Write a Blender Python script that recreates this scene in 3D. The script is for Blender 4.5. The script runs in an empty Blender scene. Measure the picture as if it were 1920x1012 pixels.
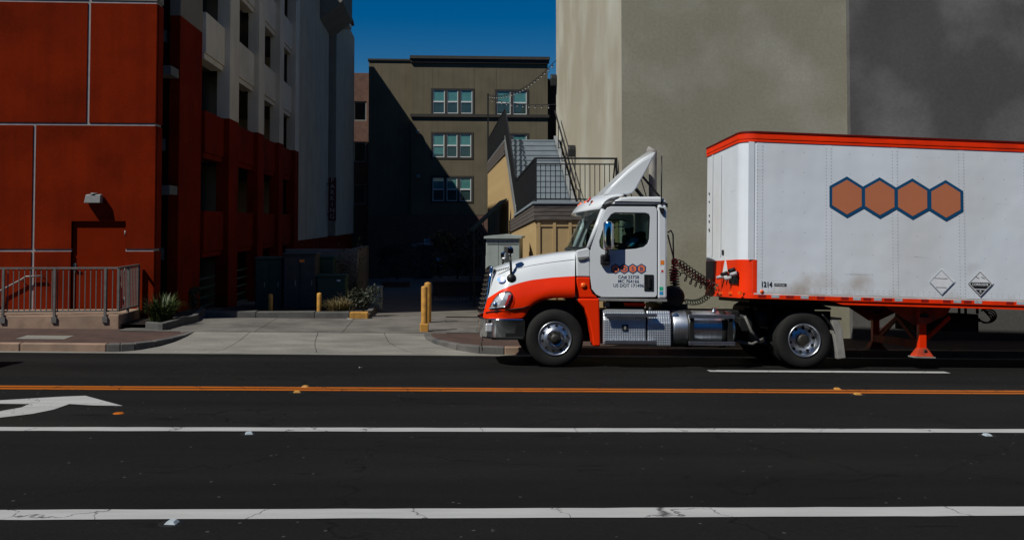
import bpy, bmesh, math, random
from mathutils import Vector, Matrix, Euler
R = math.radians
sc = bpy.context.scene
COL = sc.collection
random.seed(7)

# ------------------------------------------------------------------ camera, sky, sun, exposure
ZC = 2.6                       # eye height above the datum
FPX = 1867.0                   # focal length in pixels of a 1920 px wide frame
cam = bpy.data.cameras.new('camera')
cam.sensor_width = 36.0
cam.lens = 36.0 * FPX / 1920.0
cam.shift_y = -156.0 / 1920.0
cam.clip_end = 3000
cam_o = bpy.data.objects.new('camera', cam)
cam_o.location = (0, 0, ZC)
cam_o.rotation_euler = (R(92), 0, R(-4))
COL.objects.link(cam_o)
sc.camera = cam_o

SUN = Vector((0.69, 0.46, -1.0)).normalized()      # direction the light travels
SUN_EL = math.asin(-SUN.z)
SUN_AZ = math.atan2(-SUN.x, -SUN.y)
world = bpy.data.worlds.new('World')
sc.world = world
world.use_nodes = True
wn = world.node_tree
sky = wn.nodes.new('ShaderNodeTexSky')
sky.sky_type = 'NISHITA'
sky.sun_disc = False
sky.sun_elevation = SUN_EL
sky.sun_rotation = SUN_AZ % (2 * math.pi)
sky.altitude = 500
sky.air_density = 1.0
sky.dust_density = 0.2
sky.ozone_density = 3.0
hs = wn.nodes.new('ShaderNodeHueSaturation')
hs.inputs['Saturation'].default_value = 1.63
hs.inputs['Hue'].default_value = 0.508
wn.links.new(sky.outputs[0], hs.inputs['Color'])
wn.links.new(hs.outputs[0], wn.nodes['Background'].inputs[0])
wn.nodes['Background'].inputs[1].default_value = 0.047

sl = bpy.data.lights.new('sun', 'SUN')
sl.energy = 5.0
sl.angle = R(0.5)
sl.color = (1.0, 0.985, 0.9)
so = bpy.data.objects.new('sun', sl)
so.rotation_euler = (-SUN).to_track_quat('Z', 'Y').to_euler()
so.location = (-20, -10, 40)
COL.objects.link(so)

sc.view_settings.view_transform = 'Standard'
sc.view_settings.look = 'None'
sc.view_settings.gamma = 1.0
sc.view_settings.exposure = 0.0
sc.view_settings.use_curve_mapping = False
sc.render.engine = 'CYCLES'
sc.cycles.use_denoising = True
sc.cycles.max_bounces = 8
sc.cycles.transparent_max_bounces = 12
sc.cycles.sample_clamp_indirect = 6

# ------------------------------------------------------------------ survey helpers (sight lines meeting known planes)
CAMR = Euler((R(92), 0, R(-4)), 'XYZ').to_matrix()
def ray(px, py):
    return CAMR @ Vector(((px - 960) / FPX, -(py - 350) / FPX, -1.0))
def atY(px, py, Y):
    v = ray(px, py); t = Y / v.y
    return Vector((v.x * t, Y, ZC + v.z * t))
def atX(px, py, X):
    v = ray(px, py); t = X / v.x
    return Vector((X, v.y * t, ZC + v.z * t))
def xat(px, Y, py=450): return atY(px, py, Y).x
def zat(px, py, Y): return atY(px, py, Y).z

def interp(t, pts):
    if t <= pts[0][0]: return pts[0][1]
    for (a, va), (b, vb) in zip(pts, pts[1:]):
        if t <= b: return va + (vb - va) * (t - a) / (b - a)
    return pts[-1][1]
SL = 0.0165
ROADP = [(-30, 2.05), (0, 2.05), (7.6, 2.225), (11.2, 2.34), (14.5, 2.44), (17.4, 2.53), (20.1, 2.68)]
def road_z(x, y):
    return ZC - interp(y, ROADP) - SL * (max(-60, min(60, x)) - 1.3)
WALKP = [(20.1, 2.53), (22.2, 2.50), (25, 2.48), (28, 2.56), (60, 3.7), (76, 4.3), (90, 4.3)]
def walk_z(x, y):
    return ZC - interp(y, WALKP) - SL * (max(-60, min(60, x)) - 1.3) * interp(y, [(22, 1), (40, .3)])
def atG(px, py, fn):
    lo, hi = 3.0, 90.0
    for _ in range(60):
        m = (lo + hi) / 2; p = atY(px, py, m)
        if p.z > fn(p.x, m): lo = m
        else: hi = m
    p = atY(px, py, lo)
    return Vector((p.x, lo, fn(p.x, lo)))

# ------------------------------------------------------------------ materials
MATS = {}
def mat(name, col, rough=0.7, metal=0.0, var=0.12, scale=3.0, bump=0.0, bscale=60.0, spec=0.4, coat=0.0, col2=None,
        mscale=None, mlo=.45, mhi=.65, stretch=None, detail=6.0, rvar=0.0, grain=0.0, gscale=22.0, streak=0.0):
    """Principled surface with procedural colour variation, optional second tone in noise patches, fine relief."""
    m = bpy.data.materials.new(name); m.use_nodes = True
    nt = m.node_tree; N = nt.nodes; L = nt.links
    b = N['Principled BSDF']
    b.inputs['Roughness'].default_value = rough
    b.inputs['Metallic'].default_value = metal
    b.inputs['Specular IOR Level'].default_value = spec
    if coat: b.inputs['Coat Weight'].default_value = coat; b.inputs['Coat Roughness'].default_value = 0.05
    tc = N.new('ShaderNodeTexCoord'); src = tc.outputs['Object']
    if stretch:
        mp = N.new('ShaderNodeMapping'); mp.inputs['Scale'].default_value = stretch
        L.new(src, mp.inputs['Vector']); src = mp.outputs[0]
    n1 = N.new('ShaderNodeTexNoise'); n1.inputs['Scale'].default_value = scale; n1.inputs['Detail'].default_value = detail
    L.new(src, n1.inputs['Vector'])
    cr = N.new('ShaderNodeMapRange'); cr.inputs['From Min'].default_value = .3; cr.inputs['From Max'].default_value = .7
    cr.inputs['To Min'].default_value = 1 - var; cr.inputs['To Max'].default_value = 1 + var
    L.new(n1.outputs['Fac'], cr.inputs['Value'])
    base = None
    if col2:
        n2 = N.new('ShaderNodeTexNoise'); n2.inputs['Scale'].default_value = mscale or scale * .4; n2.inputs['Detail'].default_value = 5
        L.new(src, n2.inputs['Vector'])
        r2 = N.new('ShaderNodeMapRange'); r2.inputs['From Min'].default_value = mlo; r2.inputs['From Max'].default_value = mhi
        L.new(n2.outputs['Fac'], r2.inputs['Value'])
        mx = N.new('ShaderNodeMix'); mx.data_type = 'RGBA'
        mx.inputs['A'].default_value = (*col, 1); mx.inputs['B'].default_value = (*col2, 1)
        L.new(r2.outputs[0], mx.inputs['Factor']); base = mx.outputs['Result']
    vm = N.new('ShaderNodeVectorMath'); vm.operation = 'SCALE'
    if base is not None: L.new(base, vm.inputs[0])
    else: vm.inputs[0].default_value = col
    L.new(cr.outputs[0], vm.inputs['Scale'])
    out = vm.outputs[0]
    if grain:       # fine aggregate
        ng = N.new('ShaderNodeTexNoise'); ng.inputs['Scale'].default_value = gscale; ng.inputs['Detail'].default_value = 4; ng.inputs['Roughness'].default_value = .7
        L.new(tc.outputs['Object'], ng.inputs['Vector'])
        mg = N.new('ShaderNodeMapRange'); mg.inputs['From Min'].default_value = .3; mg.inputs['From Max'].default_value = .7; mg.inputs['To Min'].default_value = 1 - grain; mg.inputs['To Max'].default_value = 1 + grain
        L.new(ng.outputs['Fac'], mg.inputs['Value'])
        v2 = N.new('ShaderNodeVectorMath'); v2.operation = 'SCALE'; L.new(out, v2.inputs[0]); L.new(mg.outputs[0], v2.inputs['Scale']); out = v2.outputs[0]
    if streak:      # rain runs down a wall
        mp2 = N.new('ShaderNodeMapping'); mp2.inputs['Scale'].default_value = (4.5, 4.5, .22); L.new(tc.outputs['Object'], mp2.inputs[0])
        ns = N.new('ShaderNodeTexNoise'); ns.inputs['Scale'].default_value = 1; ns.inputs['Detail'].default_value = 7; L.new(mp2.outputs[0], ns.inputs['Vector'])
        ms = N.new('ShaderNodeMapRange'); ms.inputs['From Min'].default_value = .45; ms.inputs['From Max'].default_value = .75; ms.inputs['To Min'].default_value = 1; ms.inputs['To Max'].default_value = 1 - streak
        L.new(ns.outputs['Fac'], ms.inputs['Value'])
        v3 = N.new('ShaderNodeVectorMath'); v3.operation = 'SCALE'; L.new(out, v3.inputs[0]); L.new(ms.outputs[0], v3.inputs['Scale']); out = v3.outputs[0]
    L.new(out, b.inputs['Base Color'])
    if rvar:
        rr = N.new('ShaderNodeMapRange'); rr.inputs['From Min'].default_value = .3; rr.inputs['From Max'].default_value = .7
        rr.inputs['To Min'].default_value = max(0, rough - rvar); rr.inputs['To Max'].default_value = min(1, rough + rvar)
        L.new(n1.outputs['Fac'], rr.inputs['Value']); L.new(rr.outputs[0], b.inputs['Roughness'])
    if bump:
        n3 = N.new('ShaderNodeTexNoise'); n3.inputs['Scale'].default_value = bscale; n3.inputs['Detail'].default_value = 3
        L.new(src, n3.inputs['Vector'])
        bp = N.new('ShaderNodeBump'); bp.inputs['Strength'].default_value = bump; bp.inputs['Distance'].default_value = .02
        L.new(n3.outputs['Fac'], bp.inputs['Height']); L.new(bp.outputs[0], b.inputs['Normal'])
    MATS[name] = m
    return m

def brick_mat(name, c1, c2, cm, scale, bw=.5, rh=.25, mortar=.02, plane='xy', rough=.85):
    m = bpy.data.materials.new(name); m.use_nodes = True
    nt = m.node_tree; N = nt.nodes; L = nt.links; b = N['Principled BSDF']; b.inputs['Roughness'].default_value = rough
    b.inputs['Specular IOR Level'].default_value = .25
    tc = N.new('ShaderNodeTexCoord'); sp = N.new('ShaderNodeSeparateXYZ'); cb = N.new('ShaderNodeCombineXYZ')
    L.new(tc.outputs['Object'], sp.inputs[0])
    L.new(sp.outputs[0], cb.inputs[0]); L.new(sp.outputs[1 if plane == 'xy' else 2], cb.inputs[1])
    br = N.new('ShaderNodeTexBrick'); L.new(cb.outputs[0], br.inputs['Vector'])
    br.inputs['Color1'].default_value = (*c1, 1); br.inputs['Color2'].default_value = (*c2, 1); br.inputs['Mortar'].default_value = (*cm, 1)
    br.inputs['Scale'].default_value = scale; br.inputs['Brick Width'].default_value = bw; br.inputs['Row Height'].default_value = rh
    br.inputs['Mortar Size'].default_value = mortar
    nz = N.new('ShaderNodeTexNoise'); nz.inputs['Scale'].default_value = 2.5; L.new(tc.outputs['Object'], nz.inputs['Vector'])
    mr = N.new('ShaderNodeMapRange'); mr.inputs['To Min'].default_value = .6; mr.inputs['To Max'].default_value = 1.4
    L.new(nz.outputs['Fac'], mr.inputs['Value'])
    vm = N.new('ShaderNodeVectorMath'); vm.operation = 'SCALE'
    L.new(br.outputs['Color'], vm.inputs[0]); L.new(mr.outputs[0], vm.inputs['Scale']); L.new(vm.outputs[0], b.inputs['Base Color'])
    bp = N.new('ShaderNodeBump'); bp.inputs['Strength'].default_value = .5; bp.inputs['Distance'].default_value = .01; bp.invert = True
    L.new(br.outputs['Fac'], bp.inputs['Height']); L.new(bp.outputs[0], b.inputs['Normal'])
    MATS[name] = m; return m

def glass_mat(name, tint, ior=1.45, rough=0.02, refl=1.0):
    m = bpy.data.materials.new(name); m.use_nodes = True
    nt = m.node_tree; N = nt.nodes; L = nt.links; N.remove(N['Principled BSDF'])
    out = N['Material Output']; tr = N.new('ShaderNodeBsdfTransparent'); gl = N.new('ShaderNodeBsdfGlossy'); mx = N.new('ShaderNodeMixShader'); fr = N.new('ShaderNodeFresnel')
    tr.inputs[0].default_value = (*tint, 1); gl.inputs['Roughness'].default_value = rough; gl.inputs['Color'].default_value = (refl, refl, refl, 1)
    ge = N.new('ShaderNodeNewGeometry'); im = N.new('ShaderNodeMapRange')      # a thin pane: the same reflectance from either face
    im.inputs['To Min'].default_value = ior; im.inputs['To Max'].default_value = 1 / ior
    L.new(ge.outputs['Backfacing'], im.inputs['Value']); L.new(im.outputs[0], fr.inputs['IOR'])
    L.new(fr.outputs[0], mx.inputs[0]); L.new(tr.outputs[0], mx.inputs[1]); L.new(gl.outputs[0], mx.inputs[2]); L.new(mx.outputs[0], out.inputs[0])
    MATS[name] = m; return m

# ground and masonry
def road_mat():
    m = mat('asphalt', (.0058, .0057, .0056), .88, var=.25, scale=.9, bump=.35, bscale=140, spec=.12, grain=.38, gscale=38, col2=(.0075, .007, .0062), mscale=.25, stretch=(.35, 1.2, 1))
    nt = m.node_tree; N = nt.nodes; L = nt.links; b = N['Principled BSDF']
    tc = N.new('ShaderNodeTexCoord')
    # pale stone chips and a few cracks
    vo = N.new('ShaderNodeTexVoronoi'); vo.inputs['Scale'].default_value = 22; L.new(tc.outputs['Object'], vo.inputs['Vector'])
    sp = N.new('ShaderNodeSeparateColor'); L.new(vo.outputs['Color'], sp.inputs[0])
    c1 = N.new('ShaderNodeMath'); c1.operation = 'GREATER_THAN'; c1.inputs[1].default_value = .992; L.new(sp.outputs[0], c1.inputs[0])
    c2 = N.new('ShaderNodeMath'); c2.operation = 'LESS_THAN'; c2.inputs[1].default_value = .32; L.new(vo.outputs['Distance'], c2.inputs[0])
    c3 = N.new('ShaderNodeMath'); c3.operation = 'MULTIPLY'; L.new(c1.outputs[0], c3.inputs[0]); L.new(c2.outputs[0], c3.inputs[1])
    # tyre-polished and oil-darkened bands running along the lanes
    mpb = N.new('ShaderNodeMapping'); mpb.inputs['Scale'].default_value = (.035, .85, 1); L.new(tc.outputs['Object'], mpb.inputs[0])
    nb = N.new('ShaderNodeTexNoise'); nb.inputs['Scale'].default_value = 1; nb.inputs['Detail'].default_value = 6; L.new(mpb.outputs[0], nb.inputs['Vector'])
    mb_ = N.new('ShaderNodeMapRange'); mb_.inputs['From Min'].default_value = .32; mb_.inputs['From Max'].default_value = .68; mb_.inputs['To Min'].default_value = .68; mb_.inputs['To Max'].default_value = 1.35; L.new(nb.outputs['Fac'], mb_.inputs['Value'])
    mps = N.new('ShaderNodeMapping'); mps.inputs['Scale'].default_value = (1.1, 7, 1); L.new(tc.outputs['Object'], mps.inputs[0])
    nsp = N.new('ShaderNodeTexNoise'); nsp.inputs['Scale'].default_value = 1; nsp.inputs['Detail'].default_value = 3; L.new(mps.outputs[0], nsp.inputs['Vector'])
    msp = N.new('ShaderNodeMapRange'); msp.inputs['From Min'].default_value = .66; msp.inputs['From Max'].default_value = .72; msp.inputs['To Min'].default_value = 1; msp.inputs['To Max'].default_value = .5; L.new(nsp.outputs['Fac'], msp.inputs['Value'])
    mm = N.new('ShaderNodeMath'); mm.operation = 'MULTIPLY'; L.new(mb_.outputs[0], mm.inputs[0]); L.new(msp.outputs[0], mm.inputs[1])
    vb = N.new('ShaderNodeVectorMath'); vb.operation = 'SCALE'; L.new(b.inputs['Base Color'].links[0].from_socket, vb.inputs[0]); L.new(mm.outputs[0], vb.inputs['Scale'])
    old = vb.outputs[0]
    mx = N.new('ShaderNodeMix'); mx.data_type = 'RGBA'; L.new(c3.outputs[0], mx.inputs['Factor']); L.new(old, mx.inputs['A']); mx.inputs['B'].default_value = (.05, .05, .047, 1)
    vc = N.new('ShaderNodeTexVoronoi'); vc.feature = 'DISTANCE_TO_EDGE'; vc.inputs['Scale'].default_value = .28
    nz = N.new('ShaderNodeTexNoise'); nz.inputs['Scale'].default_value = 1.3; nz.inputs['Detail'].default_value = 6; L.new(tc.outputs['Object'], nz.inputs['Vector'])
    ad = N.new('ShaderNodeVectorMath'); ad.operation = 'MULTIPLY_ADD'; ad.inputs[1].default_value = (1.6, 1.6, 0); L.new(nz.outputs['Color'], ad.inputs[0]); L.new(tc.outputs['Object'], ad.inputs[2])
    L.new(ad.outputs[0], vc.inputs['Vector'])
    ck = N.new('ShaderNodeMapRange'); ck.inputs['From Min'].default_value = .0; ck.inputs['From Max'].default_value = .006; ck.inputs['To Min'].default_value = .35; ck.inputs['To Max'].default_value = 1
    L.new(vc.outputs['Distance'], ck.inputs['Value'])
    vm = N.new('ShaderNodeVectorMath'); vm.operation = 'SCALE'; L.new(mx.outputs['Result'], vm.inputs[0]); L.new(ck.outputs[0], vm.inputs['Scale'])
    L.new(vm.outputs[0], b.inputs['Base Color'])
    return m
road_mat()
def paint_mat(name, col, wear=.62):
    """Road paint: worn through in streaks and split by hairline cracks."""
    m = mat(name, col, .65, var=.1, scale=5, bump=.2, bscale=90, spec=.2, col2=(.02, .02, .02), mscale=2.2, mlo=wear, mhi=wear + .05, stretch=(.25, 1.5, 1))
    nt = m.node_tree; N = nt.nodes; L = nt.links; b = N['Principled BSDF']
    old = b.inputs['Base Color'].links[0].from_socket
    tc = N.new('ShaderNodeTexCoord'); vc = N.new('ShaderNodeTexVoronoi'); vc.feature = 'DISTANCE_TO_EDGE'; vc.inputs['Scale'].default_value = .8
    nz = N.new('ShaderNodeTexNoise'); nz.inputs['Scale'].default_value = 3; nz.inputs['Detail'].default_value = 6; L.new(tc.outputs['Object'], nz.inputs['Vector'])
    ad = N.new('ShaderNodeVectorMath'); ad.operation = 'MULTIPLY_ADD'; ad.inputs[1].default_value = (.7, .7, 0); L.new(nz.outputs['Color'], ad.inputs[0]); L.new(tc.outputs['Object'], ad.inputs[2])
    L.new(ad.outputs[0], vc.inputs['Vector'])
    ck = N.new('ShaderNodeMapRange'); ck.inputs['From Max'].default_value = .008; ck.inputs['To Min'].default_value = .12; ck.inputs['To Max'].default_value = 1
    L.new(vc.outputs['Distance'], ck.inputs['Value'])
    vm = N.new('ShaderNodeVectorMath'); vm.operation = 'SCALE'; L.new(old, vm.inputs[0]); L.new(ck.outputs[0], vm.inputs['Scale'])
    L.new(vm.outputs[0], b.inputs['Base Color'])
paint_mat('white_road_paint', (.33, .33, .325), .74)
paint_mat('yellow_road_paint', (.34, .085, .004), .7)
mat('ground_earth', (.03, .027, .022), .95, var=.3, scale=1)
mat('apron_concrete', (.17, .159, .14), .85, grain=.12, var=.2, scale=2.2, bump=.25, bscale=80, col2=(.13, .122, .11), mscale=.9, stretch=(.5, 1.5, 1))
mat('drive_concrete', (.112, .101, .09), .85, grain=.14, var=.25, scale=2.0, bump=.25, bscale=80, col2=(.078, .07, .063), mscale=.7)
mat('curb_concrete', (.10, .092, .085), .85, grain=.15, var=.3, scale=4, bump=.3, bscale=60, col2=(.05, .05, .05), mscale=2)
mat('pink_concrete', (.26, .17, .12), .85, var=.25, scale=4, bump=.25, bscale=60, col2=(.20, .14, .10), mscale=2)
mat('planter_concrete', (.075, .072, .068), .85, var=.25, scale=4, bump=.25, bscale=60)
mat('alley_concrete', (.095, .085, .072), .9, var=.25, scale=1.5, bump=.2, bscale=60)
brick_mat('brick_paving', (.07, .036, .028), (.05, .028, .023), (.05, .042, .037), 1.0, bw=.2, rh=.1, mortar=.006)
mat('soil', (.02, .014, .01), 1, var=.4, scale=8, bump=.6, bscale=30)
# buildings
mat('red_stucco', (.15, .0115, .0012), .95, var=.12, scale=1.2, bump=.25, bscale=110, spec=.05, col2=(.11, .0085, .0009), mscale=.8, grain=.12, streak=.16)
mat('red_door_paint', (.13, .0098, .001), .8, var=.06, scale=2, spec=.03)
mat('pale_joint', (.24, .22, .22), .7, var=.15, scale=6)
mat('white_stucco', (.56, .51, .43), .9, var=.1, grain=.06, streak=.12, scale=1.0, bump=.2, bscale=90, spec=.15)
mat('rear_stucco', (.44, .36, .27), .9, var=.1, scale=1.0, bump=.2, bscale=90, spec=.15, grain=.06, streak=.12)
mat('cream_stucco', (.20, .175, .145), .9, var=.1, scale=1.0, bump=.2, bscale=90, spec=.15)
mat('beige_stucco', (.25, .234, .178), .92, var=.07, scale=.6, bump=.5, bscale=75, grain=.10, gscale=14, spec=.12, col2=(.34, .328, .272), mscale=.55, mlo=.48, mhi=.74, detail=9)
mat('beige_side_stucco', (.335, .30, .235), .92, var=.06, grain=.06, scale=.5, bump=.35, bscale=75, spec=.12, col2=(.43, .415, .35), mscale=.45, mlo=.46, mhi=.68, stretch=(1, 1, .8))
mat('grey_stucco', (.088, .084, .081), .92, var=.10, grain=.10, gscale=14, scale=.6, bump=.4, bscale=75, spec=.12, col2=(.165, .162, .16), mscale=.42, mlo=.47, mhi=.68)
mat('taupe_stucco', (.128, .108, .073), .92, var=.12, grain=.05, streak=.15, scale=.7, bump=.2, bscale=60, spec=.12)
mat('dark_trim', (.035, .03, .025), .8, var=.15, scale=3)
brick_mat('dark_brick', (.16, .07, .05), (.12, .056, .042), (.10, .085, .07), 1.0, bw=.22, rh=.075, mortar=.008, plane='xz')
mat('brown_wall', (.06, .035, .018), .9, var=.15, scale=1)
mat('roof_tile', (.16, .03, .015), .85, var=.3, scale=6)
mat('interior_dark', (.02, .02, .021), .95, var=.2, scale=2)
mat('slab_concrete', (.11, .11, .105), .9, var=.15, scale=2)
mat('window_white', (.55, .56, .55), .5, var=.05, scale=6)
mat('blind_teal', (.10, .27, .25), .8, var=.12, scale=3)
mat('blind_dark', (.028, .06, .058), .8, var=.2, scale=3)
glass_mat('window_glass', (.95, .98, .98), 1.5, .01)
mat('tan_siding', (.36, .25, .118), .75, var=.1, scale=2, bump=.1)
mat('weathered_wood', (.095, .078, .068), .85, var=.35, scale=3, bump=.3, bscale=40, stretch=(1, 8, 8), col2=(.06, .05, .045), mscale=5)
mat('black_metal', (.010, .010, .011), .5, var=.2, scale=8, spec=.4)
mat('mesh_dark', (.014, .016, .018), .6, var=.2, scale=8)
mat('tread_grey', (.20, .235, .265), .7, var=.12, scale=3)
mat('stringer_grey', (.17, .18, .185), .6, var=.15, scale=3)
mat('rail_grey', (.105, .098, .092), .6, var=.2, scale=8, spec=.3)
mat('galvanised', (.26, .29, .27), .55, var=.12, scale=4, metal=.1)
mat('utility_green', (.016, .045, .030), .65, var=.2, scale=4)
mat('utility_dark', (.03, .034, .033), .6, var=.2, scale=4)
mat('bollard_yellow', (.42, .21, .035), .6, var=.2, scale=7, bump=.1, col2=(.34, .16, .03), mscale=6)
mat('kerb_yellow', (.34, .17, .03), .7, var=.25, scale=8, bump=.2)
mat('fixture_grey', (.17, .17, .165), .5, var=.1, scale=10)
mat('steel', (.35, .36, .37), .3, metal=.9, var=.1, scale=10)
mat('sign_maroon', (.10, .012, .01), .6, var=.1, scale=4)
mat('sign_letter', (.45, .40, .38), .6, var=.05)
mat('notice_blue', (.25, .38, .48), .6, var=.2, scale=8)
mat('bulb_white', (.35, .34, .31), .3, var=.05)
mat('leaf_green', (.035, .055, .013), .5, var=.35, scale=14, col2=(.062, .078, .02), mscale=9, spec=.3)
mat('grass_straw', (.17, .115, .045), .7, var=.3, scale=14, col2=(.08, .08, .025), mscale=6)
mat('bush_green', (.014, .019, .008), .6, var=.35, scale=14)
mat('bark', (.05, .038, .026), .9, var=.3, scale=12)
# vehicles
mat('white_paint', (.56, .58, .605), .28, var=.03, scale=1.5, spec=.5, coat=.6)
mat('orange_paint', (.70, .026, .0012), .35, var=.04, scale=2, spec=.2, coat=.2)
mat('orange_rail', (.76, .030, .0015), .5, var=.12, scale=2.5, spec=.15, col2=(.62, .028, .003), mscale=1.2)
mat('rail_cap_red', (.10, .004, .001), .5, var=.15, scale=4, spec=.2)
mat('orange_worn_shaded', (.42, .032, .006), .6, var=.25, scale=5, col2=(.20, .03, .012), mscale=4)  # worn orange, darkened to carry the trailer's shade on the landing gear
mat('trailer_white', (.585, .62, .67), .45, var=.045, scale=1.3, spec=.4, col2=(.54, .55, .57), mscale=.5, mlo=.5, mhi=.72, stretch=(1, 1, .5))
def trailer_dirt():
    m = MATS['trailer_white']; nt = m.node_tree; N = nt.nodes; L = nt.links; b = N['Principled BSDF']
    tc = N.new('ShaderNodeTexCoord'); sp = N.new('ShaderNodeSeparateXYZ'); L.new(tc.outputs['Object'], sp.inputs[0])
    zz = N.new('ShaderNodeMapRange'); zz.inputs['From Min'].default_value = .08; zz.inputs['From Max'].default_value = 1.1; zz.inputs['To Min'].default_value = .13; zz.inputs['To Max'].default_value = -.16; L.new(sp.outputs[2], zz.inputs['Value'])
    nz = N.new('ShaderNodeTexNoise'); nz.inputs['Scale'].default_value = 1.5; nz.inputs['Detail'].default_value = 8; L.new(tc.outputs['Object'], nz.inputs['Vector'])
    ad = N.new('ShaderNodeMath'); ad.operation = 'ADD'; L.new(nz.outputs['Fac'], ad.inputs[0]); L.new(zz.outputs[0], ad.inputs[1])
    mr = N.new('ShaderNodeMapRange'); mr.inputs['From Min'].default_value = .56; mr.inputs['From Max'].default_value = .8; mr.inputs['To Max'].default_value = .75; L.new(ad.outputs[0], mr.inputs['Value'])
    mx = N.new('ShaderNodeMix'); mx.data_type = 'RGBA'; mx.inputs['B'].default_value = (.36, .30, .25, 1); L.new(mr.outputs[0], mx.inputs['Factor'])
    L.new(b.inputs['Base Color'].links[0].from_socket, mx.inputs['A'])
    mp = N.new('ShaderNodeMapping'); mp.inputs['Scale'].default_value = (.7, 1, 26); L.new(tc.outputs['Object'], mp.inputs[0])
    ns = N.new('ShaderNodeTexNoise'); ns.inputs['Scale'].default_value = 1; ns.inputs['Detail'].default_value = 4; L.new(mp.outputs[0], ns.inputs['Vector'])
    ms = N.new('ShaderNodeMapRange'); ms.inputs['From Min'].default_value = .70; ms.inputs['From Max'].default_value = .74; ms.inputs['To Min'].default_value = 1; ms.inputs['To Max'].default_value = .72; L.new(ns.outputs['Fac'], ms.inputs['Value'])
    v = N.new('ShaderNodeVectorMath'); v.operation = 'SCALE'; L.new(mx.outputs['Result'], v.inputs[0]); L.new(ms.outputs[0], v.inputs['Scale']); L.new(v.outputs[0], b.inputs['Base Color'])
    nw = N.new('ShaderNodeTexNoise'); nw.inputs['Scale'].default_value = 2.2; nw.inputs['Detail'].default_value = 1; L.new(tc.outputs['Object'], nw.inputs['Vector'])
    bp = N.new('ShaderNodeBump'); bp.inputs['Strength'].default_value = .5; bp.inputs['Distance'].default_value = .02; L.new(nw.outputs['Fac'], bp.inputs['Height']); L.new(bp.outputs[0], b.inputs['Normal'])
trailer_dirt()
mat('fitting_grey', (.30, .30, .31), .6, var=.2, scale=8)
mat('trailer_grime', (.52, .49, .47), .6, var=.2, scale=2.5, col2=(.40, .33, .27), mscale=1.1, mlo=.55, mhi=.68)
mat('rivet_grey', (.12, .12, .13), .5, var=.1)
mat('chrome', (.72, .74, .76), .08, metal=1, var=.03, scale=3)
mat('polished_alu', (.60, .62, .65), .34, metal=1, var=.06, scale=6)
mat('brushed_alu', (.55, .57, .60), .34, metal=1, var=.12, scale=5, stretch=(6, 1, 1))
def tread_plate():
    m = mat('tread_plate', (.50, .53, .57), .38, metal=.75, var=.08, scale=6)
    nt = m.node_tree; N = nt.nodes; L = nt.links; b = N['Principled BSDF']
    tc = N.new('ShaderNodeTexCoord'); mp = N.new('ShaderNodeMapping'); mp.inputs['Scale'].default_value = (24, 24, 24)
    L.new(tc.outputs['Object'], mp.inputs[0])
    ck = N.new('ShaderNodeTexVoronoi'); ck.inputs['Scale'].default_value = 1; ck.inputs['Randomness'].default_value = 0; L.new(mp.outputs[0], ck.inputs['Vector'])
    bp = N.new('ShaderNodeBump'); bp.inputs['Strength'].default_value = .55; bp.inputs['Distance'].default_value = .02; bp.invert = True
    L.new(ck.outputs['Distance'], bp.inputs['Height']); L.new(bp.outputs[0], b.inputs['Normal'])
tread_plate()
mat('tyre_rubber', (.011, .0105, .010), .8, var=.25, scale=4, bump=.15, bscale=50, spec=.2)
mat('chassis_black', (.007, .007, .007), .6, var=.3, scale=6, spec=.25)
mat('black_plastic', (.008, .008, .009), .45, var=.2, scale=8, spec=.4)
mat('hub_grease', (.02, .018, .014), .5, var=.4, scale=20)
glass_mat('cab_glass', (.66, .76, .74), 1.40, .01)
glass_mat('lamp_glass', (.95, .95, .95), 1.45, .02)
mat('lamp_reflector', (.75, .76, .78), .3, metal=.55, var=.1, scale=30)
mat('amber_lens', (.75, .10, .01), .2, var=.1)
mat('red_lens', (.45, .02, .01), .25, var=.1)
mat('reflect_white', (.33, .38, .42), .4, var=.15, scale=20)
mat('reflect_red', (.24, .010, .006), .4, var=.15, scale=20)
mat('logo_blue', (.002, .055, .14), .5, var=.03)
mat('logo_brown', (.42, .135, .062), .55, var=.03)
mat('logo_orange', (.72, .17, .07), .5, var=.03)
mat('letter_navy', (.02, .05, .11), .5, var=.05)
mat('letter_black', (.012, .012, .013), .5, var=.05)
mat('label_white', (.62, .63, .66), .5, var=.06, scale=10)
mat('label_green', (.02, .35, .20), .5, var=.05)
mat('label_blue', (.02, .22, .45), .5, var=.05)
mat('label_orange', (.65, .18, .02), .5, var=.1)
mat('label_rainbow', (.45, .40, .85), .3, var=.2, scale=30, col2=(.2, .5, .8), mscale=18)
mat('hose_red', (.30, .02, .02), .5, var=.1)
mat('hose_black', (.012, .012, .012), .5, var=.1)
mat('hose_green', (.02, .11, .06), .5, var=.1)
mat('seat_cloth', (.012, .012, .014), .9, var=.2)
mat('skin', (.16, .085, .055), .6, var=.08)
mat('shirt_blue', (.05, .30, .46), .9, var=.15, scale=10)
mat('cap_white', (.55, .62, .55), .9, var=.08)
mat('trousers_dark', (.015, .016, .02), .9, var=.1)
mat('hair_dark', (.012, .009, .007), .8, var=.2)
mat('car_blue', (.015, .035, .07), .3, var=.04, coat=.6)
mat('mudflap_grey', (.20, .19, .175), .8, var=.2, scale=6)
mat('litter_white', (.5, .5, .48), .8, var=.1)

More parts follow.
